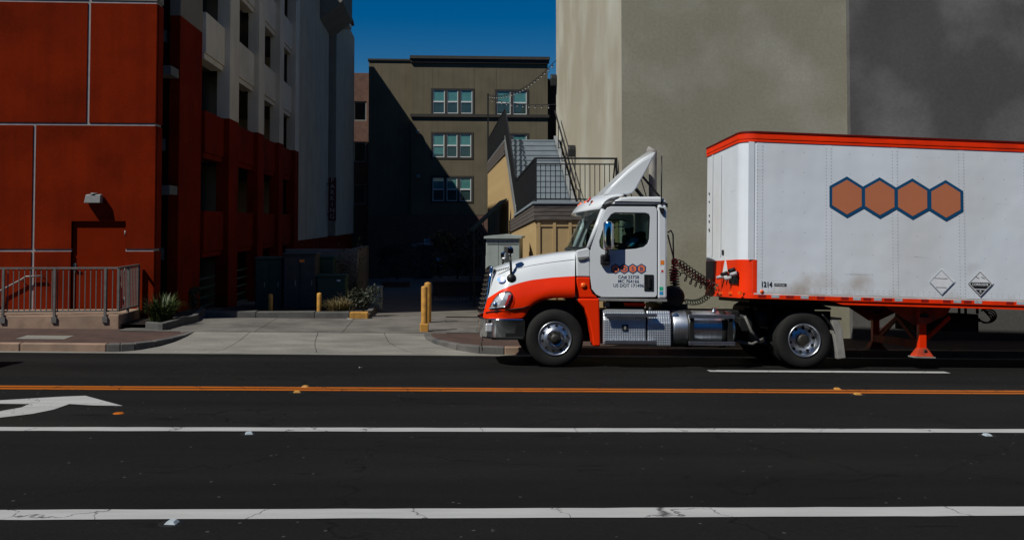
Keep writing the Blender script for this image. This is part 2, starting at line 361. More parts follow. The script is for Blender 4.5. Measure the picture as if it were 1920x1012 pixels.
# ------------------------------------------------------------------ mesh helpers
def rounded(P, k):
    out = []
    for i in range(len(P) - 1):
        a, b, c, d = P[max(i-1, 0)], P[i], P[i+1], P[min(i+2, len(P)-1)]
        for j in range(k):
            t = j / k; out.append(.5 * ((2*b) + (c - a)*t + (2*a - 5*b + 4*c - d)*t*t + (3*b - a - 3*c + d)*t**3))
    return out + [P[-1]]
class MB:
    def __init__(s): s.v = []; s.f = []; s.mi = []; s.sm = []; s.cur = 0
    def add(s, vs, fs, smooth=False):
        o = len(s.v); s.v += [tuple(p) for p in vs]
        for f in fs:
            s.f.append([i + o for i in f]); s.mi.append(s.cur); s.sm.append(smooth)
        return s
    def box(s, x0, x1, y0, y1, z0, z1):
        return s.add([(x0,y0,z0),(x1,y0,z0),(x1,y1,z0),(x0,y1,z0),(x0,y0,z1),(x1,y0,z1),(x1,y1,z1),(x0,y1,z1)],
                     [(0,3,2,1),(4,5,6,7),(0,1,5,4),(1,2,6,5),(2,3,7,6),(3,0,4,7)])
    def bar(s, a, b, w, h, up=(0, 0, 1)):
        """Rectangular bar from a to b."""
        a = Vector(a); b = Vector(b); d = (b - a).normalized(); u = Vector(up)
        if abs(d.dot(u)) > .98: u = Vector((0, 1, 0))
        r = d.cross(u).normalized(); u = r.cross(d).normalized()
        vs = []
        for p in (a, b):
            for i, j in ((-1,-1),(1,-1),(1,1),(-1,1)): vs.append(p + r * (i * w / 2) + u * (j * h / 2))
        return s.add(vs, [(0,1,2,3),(4,7,6,5),(0,4,5,1),(1,5,6,2),(2,6,7,3),(3,7,4,0)])
    def prism(s, poly, axis, a, b):
        """Polygon of 2-D points swept along an axis from a to b. axis y: (x,z); x: (y,z); z: (x,y)."""
        n = len(poly)
        def P(p, t): return {'y': (p[0], t, p[1]), 'x': (t, p[0], p[1]), 'z': (p[0], p[1], t)}[axis]
        vs = [P(p, a) for p in poly] + [P(p, b) for p in poly]
        fs = [list(range(n))[::-1], list(range(n, 2 * n))] + [(i, (i+1) % n, n + (i+1) % n, n + i) for i in range(n)]
        return s.add(vs, fs)
    def ring(s, outer, inner, axis, a, b):
        """Plate with a hole; both outlines seen star-shaped from the hole's middle."""
        cx = sum(p[0] for p in inner) / len(inner); cy = sum(p[1] for p in inner) / len(inner)
        angs = sorted(set(round(math.atan2(p[1]-cy, p[0]-cx), 5) for p in outer + inner) | set(round(-math.pi + i * math.pi / 16 + .01, 5) for i in range(32)))
        def hit(poly, t):
            dx, dy = math.cos(t), math.sin(t); best = None
            for i in range(len(poly)):
                x1, y1 = poly[i][0]-cx, poly[i][1]-cy; x2, y2 = poly[(i+1) % len(poly)][0]-cx, poly[(i+1) % len(poly)][1]-cy
                ex, ey = x2-x1, y2-y1; den = dx*ey - dy*ex
                if abs(den) < 1e-12: continue
                r = (x1*ey - y1*ex) / den; u = (x1*dy - y1*dx) / den
                if r > 0 and -1e-4 <= u <= 1.0001 and (best is None or r > best): best = r
            best = best or 0
            return (cx + dx*best, cy + dy*best)
        O = [hit(outer, t) for t in angs]; I = [hit(inner, t) for t in angs]; n = len(angs)
        def P(p, t): return {'y': (p[0], t, p[1]), 'x': (t, p[0], p[1]), 'z': (p[0], p[1], t)}[axis]
        vs = [P(p, a) for p in O] + [P(p, a) for p in I] + [P(p, b) for p in O] + [P(p, b) for p in I]; fs = []
        for i in range(n):
            j = (i + 1) % n
            fs += [(i, j, n+j, n+i), (2*n+i, 3*n+i, 3*n+j, 2*n+j), (i, 2*n+i, 2*n+j, j), (n+i, n+j, 3*n+j, 3*n+i)]
        return s.add(vs, fs)
    def cyl(s, a, b, r, r2=None, n=12, smooth=True):
        a = Vector(a); b = Vector(b); r2 = r if r2 is None else r2; d = (b - a).normalized()
        u = d.orthogonal().normalized(); w = d.cross(u); vs = []
        for p, rr in ((a, r), (b, r2)):
            for i in range(n):
                t = 2 * math.pi * i / n; vs.append(p + (u * math.cos(t) + w * math.sin(t)) * rr)
        s.add(vs, [(i, (i+1) % n, n + (i+1) % n, n + i) for i in range(n)], smooth)
        o = len(s.v) - 2 * n
        for f in ([o + i for i in range(n)][::-1], [o + n + i for i in range(n)]):
            s.f.append(f); s.mi.append(s.cur); s.sm.append(False)
        return s
    def tube(s, pts, r, n=6, radii=None, curve=0):
        pts = [Vector(p) for p in pts]
        if curve: pts = rounded(pts, curve)
        m = len(pts); vs = []; u = None
        for k, p in enumerate(pts):
            d = (pts[min(k+1, m-1)] - pts[max(k-1, 0)]).normalized()
            if u is None: u = d.orthogonal().normalized()
            u = (u - d * u.dot(d)); u = u.normalized() if u.length > 1e-6 else d.orthogonal().normalized()
            w = d.cross(u); rr = radii[k] if radii else r
            for i in range(n):
                t = 2 * math.pi * i / n; vs.append(p + (u * math.cos(t) + w * math.sin(t)) * rr)
        fs = [(k*n+i, k*n+(i+1) % n, (k+1)*n+(i+1) % n, (k+1)*n+i) for k in range(m-1) for i in range(n)]
        fs += [list(range(n))[::-1], [(m-1)*n+i for i in range(n)]]
        return s.add(vs, fs, True)
    def lathe(s, prof, c, axis='y', n=40):
        """Profile of (radius, offset along the axis) turned about the axis through c."""
        c = Vector(c); vs = []
        for r, h in prof:
            for i in range(n):
                t = 2 * math.pi * i / n; a, b = r * math.cos(t), r * math.sin(t)
                vs.append(c + Vector({'y': (a, h, b), 'z': (a, b, h), 'x': (h, a, b)}[axis]))
        m = len(prof)
        return s.add(vs, [(k*n+i, k*n+(i+1) % n, (k+1)*n+(i+1) % n, (k+1)*n+i) for k in range(m-1) for i in range(n)], True)
    def grid(s, rows, smooth=True, closed=False):
        n = len(rows[0]); vs = [p for r in rows for p in r]; fs = []
        for k in range(len(rows) - 1):
            for i in range(n if closed else n - 1):
                j = (i + 1) % n; fs.append((k*n+i, k*n+j, (k+1)*n+j, (k+1)*n+i))
        return s.add(vs, fs, smooth)
    def build(s, name, mats, parent=None, bevel=0, loc=None, norm=True, solid=0, sub=0, auto=None):
        me = bpy.data.meshes.new(name); me.from_pydata(s.v, [], s.f)
        if not isinstance(mats, (list, tuple)): mats = [mats]
        for m in mats: me.materials.append(MATS[m])
        for p, i, sm in zip(me.polygons, s.mi, s.sm): p.material_index = i; p.use_smooth = sm
        if norm:
            bm = bmesh.new(); bm.from_mesh(me); bmesh.ops.recalc_face_normals(bm, faces=bm.faces); bm.to_mesh(me); bm.free()
        me.update()
        o = bpy.data.objects.new(name, me); COL.objects.link(o)
        if parent is not None: o.parent = parent
        if loc is not None: o.location = loc
        if solid: md = o.modifiers.new('s', 'SOLIDIFY'); md.thickness = solid; md.offset = 0
        if sub: md = o.modifiers.new('ss', 'SUBSURF'); md.levels = sub; md.render_levels = sub
        if bevel:
            md = o.modifiers.new('b', 'BEVEL'); md.width = bevel; md.segments = 2; md.limit_method = 'ANGLE'; md.angle_limit = R(35)
        return o

def tag(o, label=None, cat=None, group=None, kind=None):
    if label: o['label'] = label
    if cat: o['category'] = cat
    if group: o['group'] = group
    if kind: o['kind'] = kind
    return o
def thing(name, label, cat, loc=(0, 0, 0), rot=(0, 0, 0), group=None):
    o = bpy.data.objects.new(name, None); COL.objects.link(o)
    o.location = loc; o.rotation_euler = rot; o.empty_display_size = .2
    return tag(o, label, cat, group)
def share(src, name, parent, loc=(0, 0, 0), rot=(0, 0, 0), scale=(1, 1, 1)):
    """Another object on the same mesh data."""
    o = src.copy(); o.name = name; COL.objects.link(o); o.parent = parent; o.location = loc; o.rotation_euler = rot; o.scale = scale
    for k in ('label', 'category', 'group'):
        if k in o: del o[k]
    return o
def lettering(body, size, mname, parent, loc, rot, name='lettering', align='LEFT', extrude=.002, sx=1.0, bold=0.0, spacing=1.0):
    cu = bpy.data.curves.new('t', 'FONT'); cu.body = body; cu.size = size; cu.extrude = extrude; cu.align_x = align; cu.offset = bold; cu.space_character = spacing
    cu.resolution_u = 3
    t = bpy.data.objects.new('t', cu); COL.objects.link(t)
    dg = bpy.context.evaluated_depsgraph_get(); me = bpy.data.meshes.new_from_object(t.evaluated_get(dg))
    bpy.data.objects.remove(t); bpy.data.curves.remove(cu)
    me.materials.clear(); me.materials.append(MATS[mname]); me.name = name
    o = bpy.data.objects.new(name, me); COL.objects.link(o); o.parent = parent; o.location = loc; o.rotation_euler = rot; o.scale = (sx, 1, 1)
    return o
FRONT = (R(90), 0, 0)          # text standing up and facing the street
# ================================================================== THE SETTING
def sheet(name, xs, ys, fn, m, parent=None, off=0.0):
    mb = MB(); mb.grid([[(x, y, fn(x, y) + off) for x in xs] for y in ys], smooth=False)
    return mb.build(name, m, parent)
def frange(a, b, n): return [a + (b - a) * i / n for i in range(n + 1)]

def ground_z(x, y):
    return (road_z(x, y) if y < 20.1 else min(walk_z(x, y), road_z(x, 20.1))) - .12
gxs = [-900, -300, -60, -40, -20, 0, 20, 40, 60, 300, 900]
tag(sheet('ground', gxs, [-900, -200, -30, 0, 7.6, 11.2, 14.5, 17.4, 20.1, 25, 28, 60, 76, 90, 300, 900], ground_z, 'ground_earth'), kind='structure')
road = tag(sheet('road', frange(-60, 60, 24), [-12, 0, 3, 7.6, 9.4, 11.2, 12.8, 14.5, 16, 17.4, 18.7, 19.78], road_z, 'asphalt'), kind='structure')

def y_of(py, px=960): return atG(px, py, road_z).y
def line_strip(name, y0, y1, x0, x1, m, jag=.006):
    xs = frange(x0, x1, max(6, int((x1 - x0) * 4)))
    mb = MB(); mb.grid([[(x, y + random.uniform(-jag, jag), road_z(x, y) + .005) for x in xs] for y in (y0, y1)], smooth=False)
    return mb.build(name, m, road)
line_strip('edge_line', y_of(971), y_of(953), -25, 30, 'white_road_paint')
line_strip('lane_line', y_of(809.5), y_of(802.5), -25, 30, 'white_road_paint')
line_strip('centre_line', y_of(734.4), y_of(731.6), -40, 40, 'yellow_road_paint', .003)
line_strip('centre_line', y_of(730.2), y_of(727.6), -40, 40, 'yellow_road_paint', .003)
yd0, yd1 = y_of(698.2, 1540), y_of(695.2, 1540)
for k in (-2, 0, 1):
    xa = atG(1330, 696, road_z).x + k * 12.2
    line_strip('dash_line', yd0, yd1, xa, xa + 4.25, 'white_road_paint', .003)
# turn arrow, the tail running out of the frame
arrow = [(230, 761), (160, 742), (120, 743.5), (-60, 754), (-130, 770), (-110, 778), (-60, 764), (0, 757), (55, 757.5), (40, 764), (0, 771), (-60, 778), (-150, 786),
         (-260, 792), (-260, 800), (-150, 797), (-60, 791), (0, 783), (60, 776), (100, 768), (130, 757.5), (175, 760)]
ap = [atG(x, y, road_z) for x, y in arrow]
mb = MB(); mb.add([(p.x, p.y, road_z(p.x, p.y) + .005) for p in ap], [list(range(len(ap)))])
mb.build('turn_arrow', 'white_road_paint', road)

# gutter, driveway apron, pavements
tag(sheet('gutter', frange(-60, 60, 60), [19.78, 20.102], road_z, 'apron_concrete', off=.004), kind='structure')
XL0, XL1 = -6.54, -5.35        # kerb return left of the driveway
XR1, XR0 = -.41, 1.25          # kerb return right of it
def lx(y): return interp(y, [(20.1, XL0), (20.25, -6.05), (20.6, -5.75), (21.2, -5.5), (22.2, XL1)])
def rx(y): return interp(y, [(20.1, XR0), (20.2, .75), (20.5, .3), (21.1, -.15), (22.2, XR1)])
drive = tag(bpy.data.objects.new('driveway', None), kind='structure'); COL.objects.link(drive)
def apron_z(x, y):
    t = (y - 20.1) / 2.1
    return road_z(x, 20.1) * (1 - t) + walk_z(x, 22.2) * t
aj = [0, .265, .53, .79, 1.0]   # slab joints
for a, b in zip(aj, aj[1:]):
    rows = []
    for y in (20.1, 20.2, 20.4, 20.8, 21.3, 21.8, 22.19):
        x0 = lx(y) - .3; x1 = rx(y) + .3; row = []
        for k in range(5):
            t = a + (b - a) * k / 4
            xx = x0 + (x1 - x0) * t
            if k == 0 and a > 0: xx += .006
            if k == 4 and b < 1: xx -= .006
            row.append((xx, y, apron_z(xx, y)))
        rows.append(row)
    mb = MB(); mb.grid(rows, smooth=False); mb.build('apron_slab', 'apron_concrete', drive)
mb = MB(); mb.grid([[(x, y, apron_z(x, y) - .012) for x in (-7, 0, 2)] for y in (20.1, 22.2)], False); mb.build('joint_filler', 'soil', drive)
for xa, xb in ((-7.0, -4.1), (-4.088, -2.2), (-2.188, .1)):
    mb = MB(); mb.grid([[(x, y, walk_z(x, y) + .002) for x in frange(xa, xb, 3)] for y in (22.2, 23.5, 25, 26.4)], False); mb.build('drive_slab', 'drive_concrete', drive)

def kerbed(name, outline_front, back_y, m_top, m_kerb, joints):
    """Pavement: top sheet plus a row of kerb stones along its street edge."""
    o = tag(bpy.data.objects.new(name, None), kind='structure'); COL.objects.link(o)
    n = len(outline_front)
    ins = []
    for i, (x, y) in enumerate(outline_front):
        a = Vector(outline_front[max(i-1, 0)]); b = Vector(outline_front[min(i+1, n-1)]); d = (b - a).normalized(); nrm = Vector((-d.y, d.x))
        ins.append((x + nrm.x * .15, y + nrm.y * .15))
    mb = MB(); mb.grid([[(x, y, walk_z(x, max(y, 20.1)) + .001) for x, y in ins], [(x, max(back_y, y + .01), walk_z(x, max(back_y, y))) for x, y in ins]], False)
    mb.build('paving', m_top, o)
    for i in range(n - 1):
        (x0, y0), (x1, y1) = outline_front[i], outline_front[i+1]; (u0, w0), (u1, w1) = ins[i], ins[i+1]
        e = .004
        def L(a, b, t): return a + (b - a) * t
        P = [(L(x0, x1, e), L(y0, y1, e)), (L(x0, x1, 1-e), L(y0, y1, 1-e)), (L(u0, u1, 1-e), L(w0, w1, 1-e)), (L(u0, u1, e), L(w0, w1, e))]
        mb = MB(); vs = [(x, y, road_z(x, 20.1) - .1) for x, y in P] + [(x, y, walk_z(x, max(y, 20.1)) + .006) for x, y in P]
        mb.add(vs, [(0,3,2,1),(4,5,6,7),(0,1,5,4),(1,2,6,5),(2,3,7,6),(3,0,4,7)])
        mb.build('kerb_stone', m_kerb(x0), o, bevel=.02)
    return o
lo = [(x, 20.1) for x in (-40, -30, -24, -20, -17, -14.5, -12, -10, -8.2)] + [(XL0 - .02, 20.1), (-6.3, 20.14), (-6.05, 20.25), (-5.75, 20.6), (-5.55, 21.05), (-5.42, 21.6), (XL1, 22.2)]
kerbed('pavement_left', lo, 24.3, 'brick_paving', lambda x: 'pink_concrete' if x < XL0 - .1 else 'curb_concrete', None)
ro = [(XR1, 22.2), (-.35, 21.6), (-.15, 21.1), (.3, 20.5), (.75, 20.2), (XR0, 20.1), (2.6, 20.1), (4.6, 20.1), (6.6, 20.1), (8.6, 20.1), (10.6, 20.1), (12.6, 20.1), (15, 20.1), (18, 20.1), (24, 20.1), (40, 20.1)]
pr = kerbed('pavement_right', ro, 22.3, 'brick_paving', lambda x: 'curb_concrete' if x < 1 else 'pink_concrete', None)
mb = MB(); mb.grid([[(x, y, walk_z(x, y) + .005) for x in frange(-.25, 4.3, 6)] for y in (22.35, 24, 26)], False); mb.build('paving_slab', 'drive_concrete', pr)
mb = MB(); mb.grid([[(x, y, walk_z(x, y) + .004) for x in (1.2, 3, 5)] for y in (21.2, 22.3)], False); mb.build('paving_slab', 'drive_concrete', pr)
mb = MB(); mb.grid([[(x, y, walk_z(x, y) + .005) for x in (-8.55, -7.6)] for y in (20.75, 21.3)], False)
mb.build('utility_cover', 'apron_concrete', bpy.data.objects['pavement_left'])
alley = tag(sheet('alley', frange(-7, 4.2, 8), [26.4, 28, 36, 44, 60, 73.9], walk_z, 'alley_concrete'), kind='structure')

# ------------------------------------------------------------------ red corner tower
YT = 24.2; XTR = -6.82; XG = -6.59; ZTOP = ZC + 13.2
tower = thing('corner_tower', 'red stucco corner tower with pale panel joints and a flush red door', 'building')
zb = -1.2
ZJ1 = zat(150, 233, YT); ZJ2 = zat(150, 469, YT); ZJ0 = zat(150, 3, YT)
G = .032
XJ1 = xat(166, YT, 120); XJ2 = xat(63, YT, 360)
dx0, dx1 = xat(133, YT, 480), xat(235, YT, 480); dzt = zat(185, 414.5, YT); dzb = zat(185, 584, YT)
for x0, x1, z0, z1 in ((-24, dx0, zb, ZTOP), (dx1, XTR - .02, zb, ZTOP), (dx0, dx1, dzt, ZTOP), (dx0, dx1, zb, dzb)):
    MB().box(x0, x1, YT + .02, YT + .5, z0, z1).build('wall', 'pale_joint', tower)
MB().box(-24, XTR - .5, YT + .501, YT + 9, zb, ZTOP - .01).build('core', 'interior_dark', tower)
def panel(x0, x1, z0, z1, m='red_stucco'):
    mb = MB(); mb.box(x0, x1, YT, YT + .10, z0, z1); return mb.build('panel', m, tower, bevel=.008)
panel(XJ1 + G, XTR, ZJ1 + G, ZJ0 - G); panel(-15.5, XJ1 - G, ZJ1 + G, ZJ0 - G); panel(-24, -15.5 - 2*G, ZJ1 + G, ZJ0 - G)
mbp = MB()
for q in ((XJ2 + G, dx0, ZJ2 + G, dzt), (dx1, XTR, ZJ2 + G, dzt), (XJ2 + G, XTR, dzt, ZJ1 - G)): mbp.box(q[0], q[1], YT, YT + .10, q[2], q[3])
mbp.build('panel', 'red_stucco', tower)
panel(-17.5, XJ2 - G, ZJ2 + G, ZJ1 - G); panel(-24, -17.5 - 2*G, ZJ2 + G, ZJ1 - G)
panel(XJ2 + G, dx0, zb, ZJ2 - G); panel(dx1, XTR, zb, ZJ2 - G); panel(-24, XJ2 - G, zb, ZJ2 - G); panel(dx0, dx1, zb, dzb)
for x0, x1 in ((-24, XJ1 - G), (XJ1 + G, XTR)): panel(x0, x1, ZJ0 + G, ZTOP, 'cream_stucco')
# side of the tower (shaded) and slot window
for z0, z1, m in ((zb, ZJ2 - G, 'red_stucco'), (ZJ2 + G, ZJ1 - G, 'red_stucco'), (ZJ1 + G, ZJ0 - G, 'red_stucco'), (ZJ0 + G, ZTOP, 'cream_stucco')):
    mb = MB(); mb.box(XTR - .06, XTR + .012, YT + .104, YT + .52, z0, z1); mb.build('panel', m, tower)
door = MB().box(dx0 + .005, dx1 - .005, YT + .075, YT + .12, dzb, dzt - .03).build('door', 'red_door_paint', tower, bevel=.004)
MB().box(dx0, dx1, YT + .06, YT + .12, dzt - .028, dzt - .001).build('frame', 'red_door_paint', door)
hx = xat(139, YT); hz = zat(139, 502, YT)
MB().box(hx - .035, hx + .035, YT + .055, YT + .076, hz - .1, hz + .1).box(hx - .03, hx + .10, YT + .01, YT + .035, hz - .035, hz - .005).box(hx - .02, hx + .02, YT + .03, YT + .06, hz - .045, hz + .005).build('handle', 'steel', door, bevel=.005)
for py in (437, 507, 562):
    z = zat(233, py, YT); MB().cyl((dx1 - .03, YT + .06, z - .06), (dx1 - .03, YT + .06, z + .06), .018, n=8).build('hinge', 'fixture_grey', door)
# slot window between tower and garage
zs0 = ZJ2; 
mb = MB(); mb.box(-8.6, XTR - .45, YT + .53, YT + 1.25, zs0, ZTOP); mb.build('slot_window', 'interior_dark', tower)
for py in (126, 348):
    z = zat(303, py, YT + .8); MB().box(XTR - .4, XG - .03, YT + .525, YT + 1.248, z - .22, z).build('lintel', 'slab_concrete', tower)
for z in frange(zs0 + .3, zs0 + 9, 6): MB().box(XTR - .449, XTR - .42, YT + .53, YT + 1.25, z, z + .05).build('window_bar', 'black_metal', tower)

# ------------------------------------------------------------------ parking garage along the alley
XG = -6.59; YB = YT + 1.26
gar = thing('parking_garage', 'parking garage with white and red concrete bands receding along the alley', 'building')
def gz(px, py): return atX(px, py, XG).z
def gy(px): return atX(px, 400, XG).y
zA1, zA0 = gz(377, 20), gz(376, 97); zB1, zB0 = gz(374, 205), gz(374, 284); zC1, zC0 = gz(369, 395), gz(369, 473)
step = (zA1 - zC1) / 2
cols = [(YB, gy(376)), (gy(412), gy(430)), (gy(469), gy(480)), (gy(510), gy(518)), (gy(541), gy(548))]
zbg = -2.2
for i, (a, b) in enumerate(cols):
    pr_ = .0 if i == 0 else .26
    x1 = XG + pr_; x0 = XG - (.27 if i == 0 else .12)
    zr = ZJ0 - .05 if i == 0 else zB1 + .02
    MB().box(x0, x1, a, b, zbg, zr).build('column', 'red_stucco', gar, bevel=.01)
    MB().box(x0, x1, a, b, zr + .001, ZTOP - .4).build('column', 'cream_stucco' if i == 0 else 'white_stucco', gar, bevel=.01)
for i in range(4):
    a, b = cols[i][1], cols[i+1][0]
    for k, (z1, z0) in enumerate(((zC1, zC0), (zB1, zB0), (zA1, zA0), (zA1 + step, zA0 + step), (zA1 + 2*step, zA0 + 2*step))):
        if z0 > ZTOP - 1: continue
        m = 'red_stucco' if k < 2 else 'white_stucco'
        MB().box(XG - .35, XG + .10, a + .002, b - .002, z0, z1).box(XG - .30, XG + .06, a + .002, b - .002, z0 - .16, z0 - .001).build('spandrel', m, gar, bevel=.01)
    MB().box(XG - .3, XG - .05, a, b, zbg, zC0 - step + .9).build('base_wall', 'planter_concrete', gar)
    # dark green mesh screen at street level
    for zz in frange(-.3, 1.0, 5): MB().bar((XG - .1, a, zz), (XG - .1, b, zz), .03, .05).build('screen_rail', 'utility_green', gar)
for k in range(6):
    z = zC1 - .95 + (k - 1) * step
    MB().box(XG - 16, XG - .36, YB, gy(548), z - .3, z).build('floor_slab', 'slab_concrete', gar)
MB().box(XG - 16.3, XG - 16, YB, gy(548), zbg, ZTOP).build('back_wall', 'slab_concrete', gar)
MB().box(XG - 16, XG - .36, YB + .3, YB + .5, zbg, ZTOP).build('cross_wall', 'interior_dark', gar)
for i in range(1, 5):                       # inner piers catch the little light there is
    y = cols[i][0] - 1.0; MB().box(XG - 2.6, XG - 2.2, y + .3, y + 1.0, zbg, ZTOP - .5).build('inner_pier', 'slab_concrete', gar)
# plain rear wall and stair tower
y0, y1, y2, y3 = gy(548), gy(613), gy(626), 73.6
zw = gz(548, 452)
MB().box(XG - 16, XG + .05, y0 + .01, y1, zw, ZTOP).build('rear_wall', 'rear_stucco', gar)
MB().box(XG - 16, XG + .02, y0 + .01, y3, zbg - 1.5, zw - .001).build('base_wall', 'red_stucco', gar)
MB().box(XG - 16, XG - .35, y1, y2, zw, ZTOP).build('recess_wall', 'interior_dark', gar)
MB().box(XG - 16, XG + .10, y2, y3, zw, ZTOP + .3).build('stair_wall', 'rear_stucco', gar)
MB().box(XG - 16, XG + .02, YB, y2, ZTOP - .4, ZTOP).build('parapet', 'white_stucco', gar)
# red tiled eave on the stair tower, cream canopy near the roof
ze = ZC + 12.9; ye_ = 66.0
eave = MB().prism([(XG + .75, ze), (XG + .72, ze + .3), (XG + .11, ze + .55), (XG + .11, ze)], 'y', y2 - .6, ye_).build('roof', 'roof_tile', gar)
MB().box(XG + .101, XG + .6, y2 - .4, ye_ - .2, ze - .28, ze - .002).build('cornice', 'window_white', eave)
zc_ = gz(612, 60)
MB().prism([(XG + .05, zc_), (XG + 1.25, zc_ + 1.0), (XG + 1.25, zc_ + 2.6), (XG + .05, zc_ + 2.6)], 'y', gy(596), gy(618)).build('canopy', 'cream_stucco', gar, bevel=.05)

# ------------------------------------------------------------------ parking blade sign
YS = 57.0
sx0, sx1 = xat(615.5, YS), xat(629.5, YS); sz1, sz0 = zat(622, 333, YS), zat(622, 414, YS)
sign = thing('parking_sign', 'vertical maroon blade sign reading PARKING on the garage wall', 'sign', (sx0, YS, sz0))
w_, h_ = sx1 - sx0, sz1 - sz0
MB().box(0, w_, 0, .15, 0, h_).build('sign_panel', 'sign_maroon', sign, bevel=.01)
for k, ch in enumerate('PARKING'):
    lettering(ch, .36, 'sign_letter', sign, (w_ * .5, -.006, h_ * (1 - (k + .8) / 7.2)), FRONT, 'letter', 'CENTER')
for zz in (.34, h_ - .4): MB().box(-.5, -.001, .05, .1, zz, zz + .06).build('bracket', 'black_metal', sign)

# ------------------------------------------------------------------ grey apartment building closing the alley
YF = 74.0
apt = thing('apartment_building', 'taupe stucco apartment building with white sash windows at the alley end', 'building')
def fx(px, py=250): return atY(px, py, YF).x
def fz(py, px=850): return atY(px, py, YF).z
xl, xm, xr = fx(690), fx(771), fx(1027)
zt1, zt2 = fz(112, 730), fz(112, 900)
zbr = fz(403); zbase = -3.2
wins = [(811, 886, 169, 213, 3), (931, 988, 170, 214, 2), (811, 884, 251, 295, 3), (811, 884, 333, 377, 3), (930, 988, 252, 296, 2), (930, 988, 334, 378, 2)]
holes = [(fx(a), fx(b), fz(d), fz(c)) for a, b, c, d, n in wins]
def wall_with_holes(mb, x0, x1, z0, z1, y0, y1, hs):
    xs = sorted({x0, x1} | {h[0] for h in hs} | {h[1] for h in hs}); zs = sorted({z0, z1} | {h[2] for h in hs} | {h[3] for h in hs})
    for a, b in zip(xs, xs[1:]):
        run = None
        for c, d in zip(zs, zs[1:]):
            cx, cz = (a + b) / 2, (c + d) / 2
            solid = not any(h[0] < cx < h[1] and h[2] < cz < h[3] for h in hs)
            if solid: run = (run[0], d) if run else (c, d)
            if not solid and run: mb.box(a, b, y0, y1, *run); run = None
        if run: mb.box(a, b, y0, y1, *run)
mb = MB(); wall_with_holes(mb, xm, xr, zbr, zt2, YF, YF + .35, holes); mb.build('wall', 'taupe_stucco', apt)
MB().box(xm + .02, xr - .02, YF + 1.6, YF + 12, zbase, zt2 - .02).build('core', 'interior_dark', apt)
MB().box(xl, xm - .001, YF + .5, YF + 12, zbr, zt1).build('wall', 'taupe_stucco', apt)
MB().box(xl, xr, YF + .02, YF + .5, zbase, zbr - .001).build('brick_base', 'dark_brick', apt)
MB().box(xm - .12, xr + .15, YF - .28, YF + 12, zt2 + .001, zt2 + .22).box(xm - .06, xr + .1, YF - .16, YF - .001, zt2 - .28, zt2).build('cornice', 'dark_trim', apt)
MB().box(xl - .08, xm - .121, YF + .4, YF + 12, zt1 + .001, zt1 + .13).build('coping', 'dark_trim', apt)
zbelt = fz(214.5, 880); MB().box(xm - .08, xr + .1, YF - .14, YF - .001, zbelt - .22, zbelt).build('belt_course', 'dark_trim', apt)
for px in (810, 888, 930): 
    MB().box(fx(px) - .03, fx(px) + .03, YF - .012, YF - .001, zbelt + .01, zt2 - .3).build('control_joint', 'taupe_stucco', apt)
for (a, b, c, d, n), (x0, x1, z0, z1) in zip(wins, holes):
    w = MB(); fr = .13
    w.box(x0 - fr, x0, YF - .035, YF + .12, z0 - fr, z1 + fr).box(x1, x1 + fr, YF - .035, YF + .12, z0 - fr, z1 + fr).box(x0, x1, YF - .035, YF + .12, z1, z1 + fr).box(x0, x1, YF - .035, YF + .12, z0 - fr, z0)
    wd = (x1 - x0) / n
    for k in range(1, n): w.box(x0 + wd * k - .09, x0 + wd * k + .09, YF - .02, YF + .12, z0, z1)
    wo = w.build('window', 'dark_trim', apt)
    for k in range(n):
        u0 = x0 + wd * k + (.09 if k else .02); u1 = x0 + wd * (k + 1) - (.09 if k < n - 1 else .02); zm = (z0 + z1) / 2
        s = MB(); t = .055
        s.box(u0, u0 + t, YF + .01, YF + .08, z0, z1).box(u1 - t, u1, YF + .01, YF + .08, z0, z1).box(u0 + t, u1 - t, YF + .01, YF + .08, z0, z0 + t).box(u0 + t, u1 - t, YF + .01, YF + .08, z1 - t, z1).box(u0 + t, u1 - t, YF + .0, YF + .08, zm - .05, zm + .05)
        s.build('sash', 'window_white', wo)
        MB().box(u0 + t, u1 - t, YF + .03, YF + .036, z0 + t, z1 - t).build('pane', 'window_glass', wo)
        cut = random.choice([zm, zm, z0 + .25]) if c < 300 else zm
        MB().box(u0, u1, YF + .045, YF + .058, cut, z1).build('blind', 'blind_teal', wo)
        MB().box(u0, u1, YF + .045, YF + .058, z0, cut).build('curtain', 'blind_dark', wo)
# entrance at the foot of the building
ex0, ex1, ez1, ez0 = fx(790), fx(811), fz(466, 800), fz(526, 800)
ent = MB().box(ex0, ex1, YF - .06, YF + .019, ez0, ez1).build('entrance_door', 'black_metal', apt)
MB().box(ex0 + .12, ex1 - .12, YF - .075, YF - .061, ez0 + .3, ez1 - .12).build('pane', 'window_glass', ent)
MB().box(ex0 - .25, ex1 + .25, YF - .1, YF + .018, ez1 + .001, ez1 + .25).build('lintel', 'dark_trim', ent)
lettering('RESIDENCES', .42, 'sign_letter', apt, (fx(801), YF - .03, fz(462, 800)), FRONT, 'lettering', 'CENTER', .01)
em = MB(); ex, ez = fx(801), fz(453, 800)
for dx in (-.12, .12):
    for dz in (-.12, .12): em.box(ex + dx - .09, ex + dx + .09, YF - .03, YF + .018, ez + dz - .09, ez + dz + .09)
em.build('emblem', 'notice_blue', apt)
MB().box(fx(816), fx(830), YF - .04, YF + .018, fz(500), fz(483)).build('notice_board', 'notice_blue', apt)
for px, py in ((783, 248), (784, 331)):
    p = atY(px, py, YF); MB().lathe([(.0, 0), (.14, 0), (.16, .12), (.1, .3), (0, .3)], (p.x, YF - .2, p.z - .15), 'z', 12).build('wall_lamp', 'fixture_grey', apt)

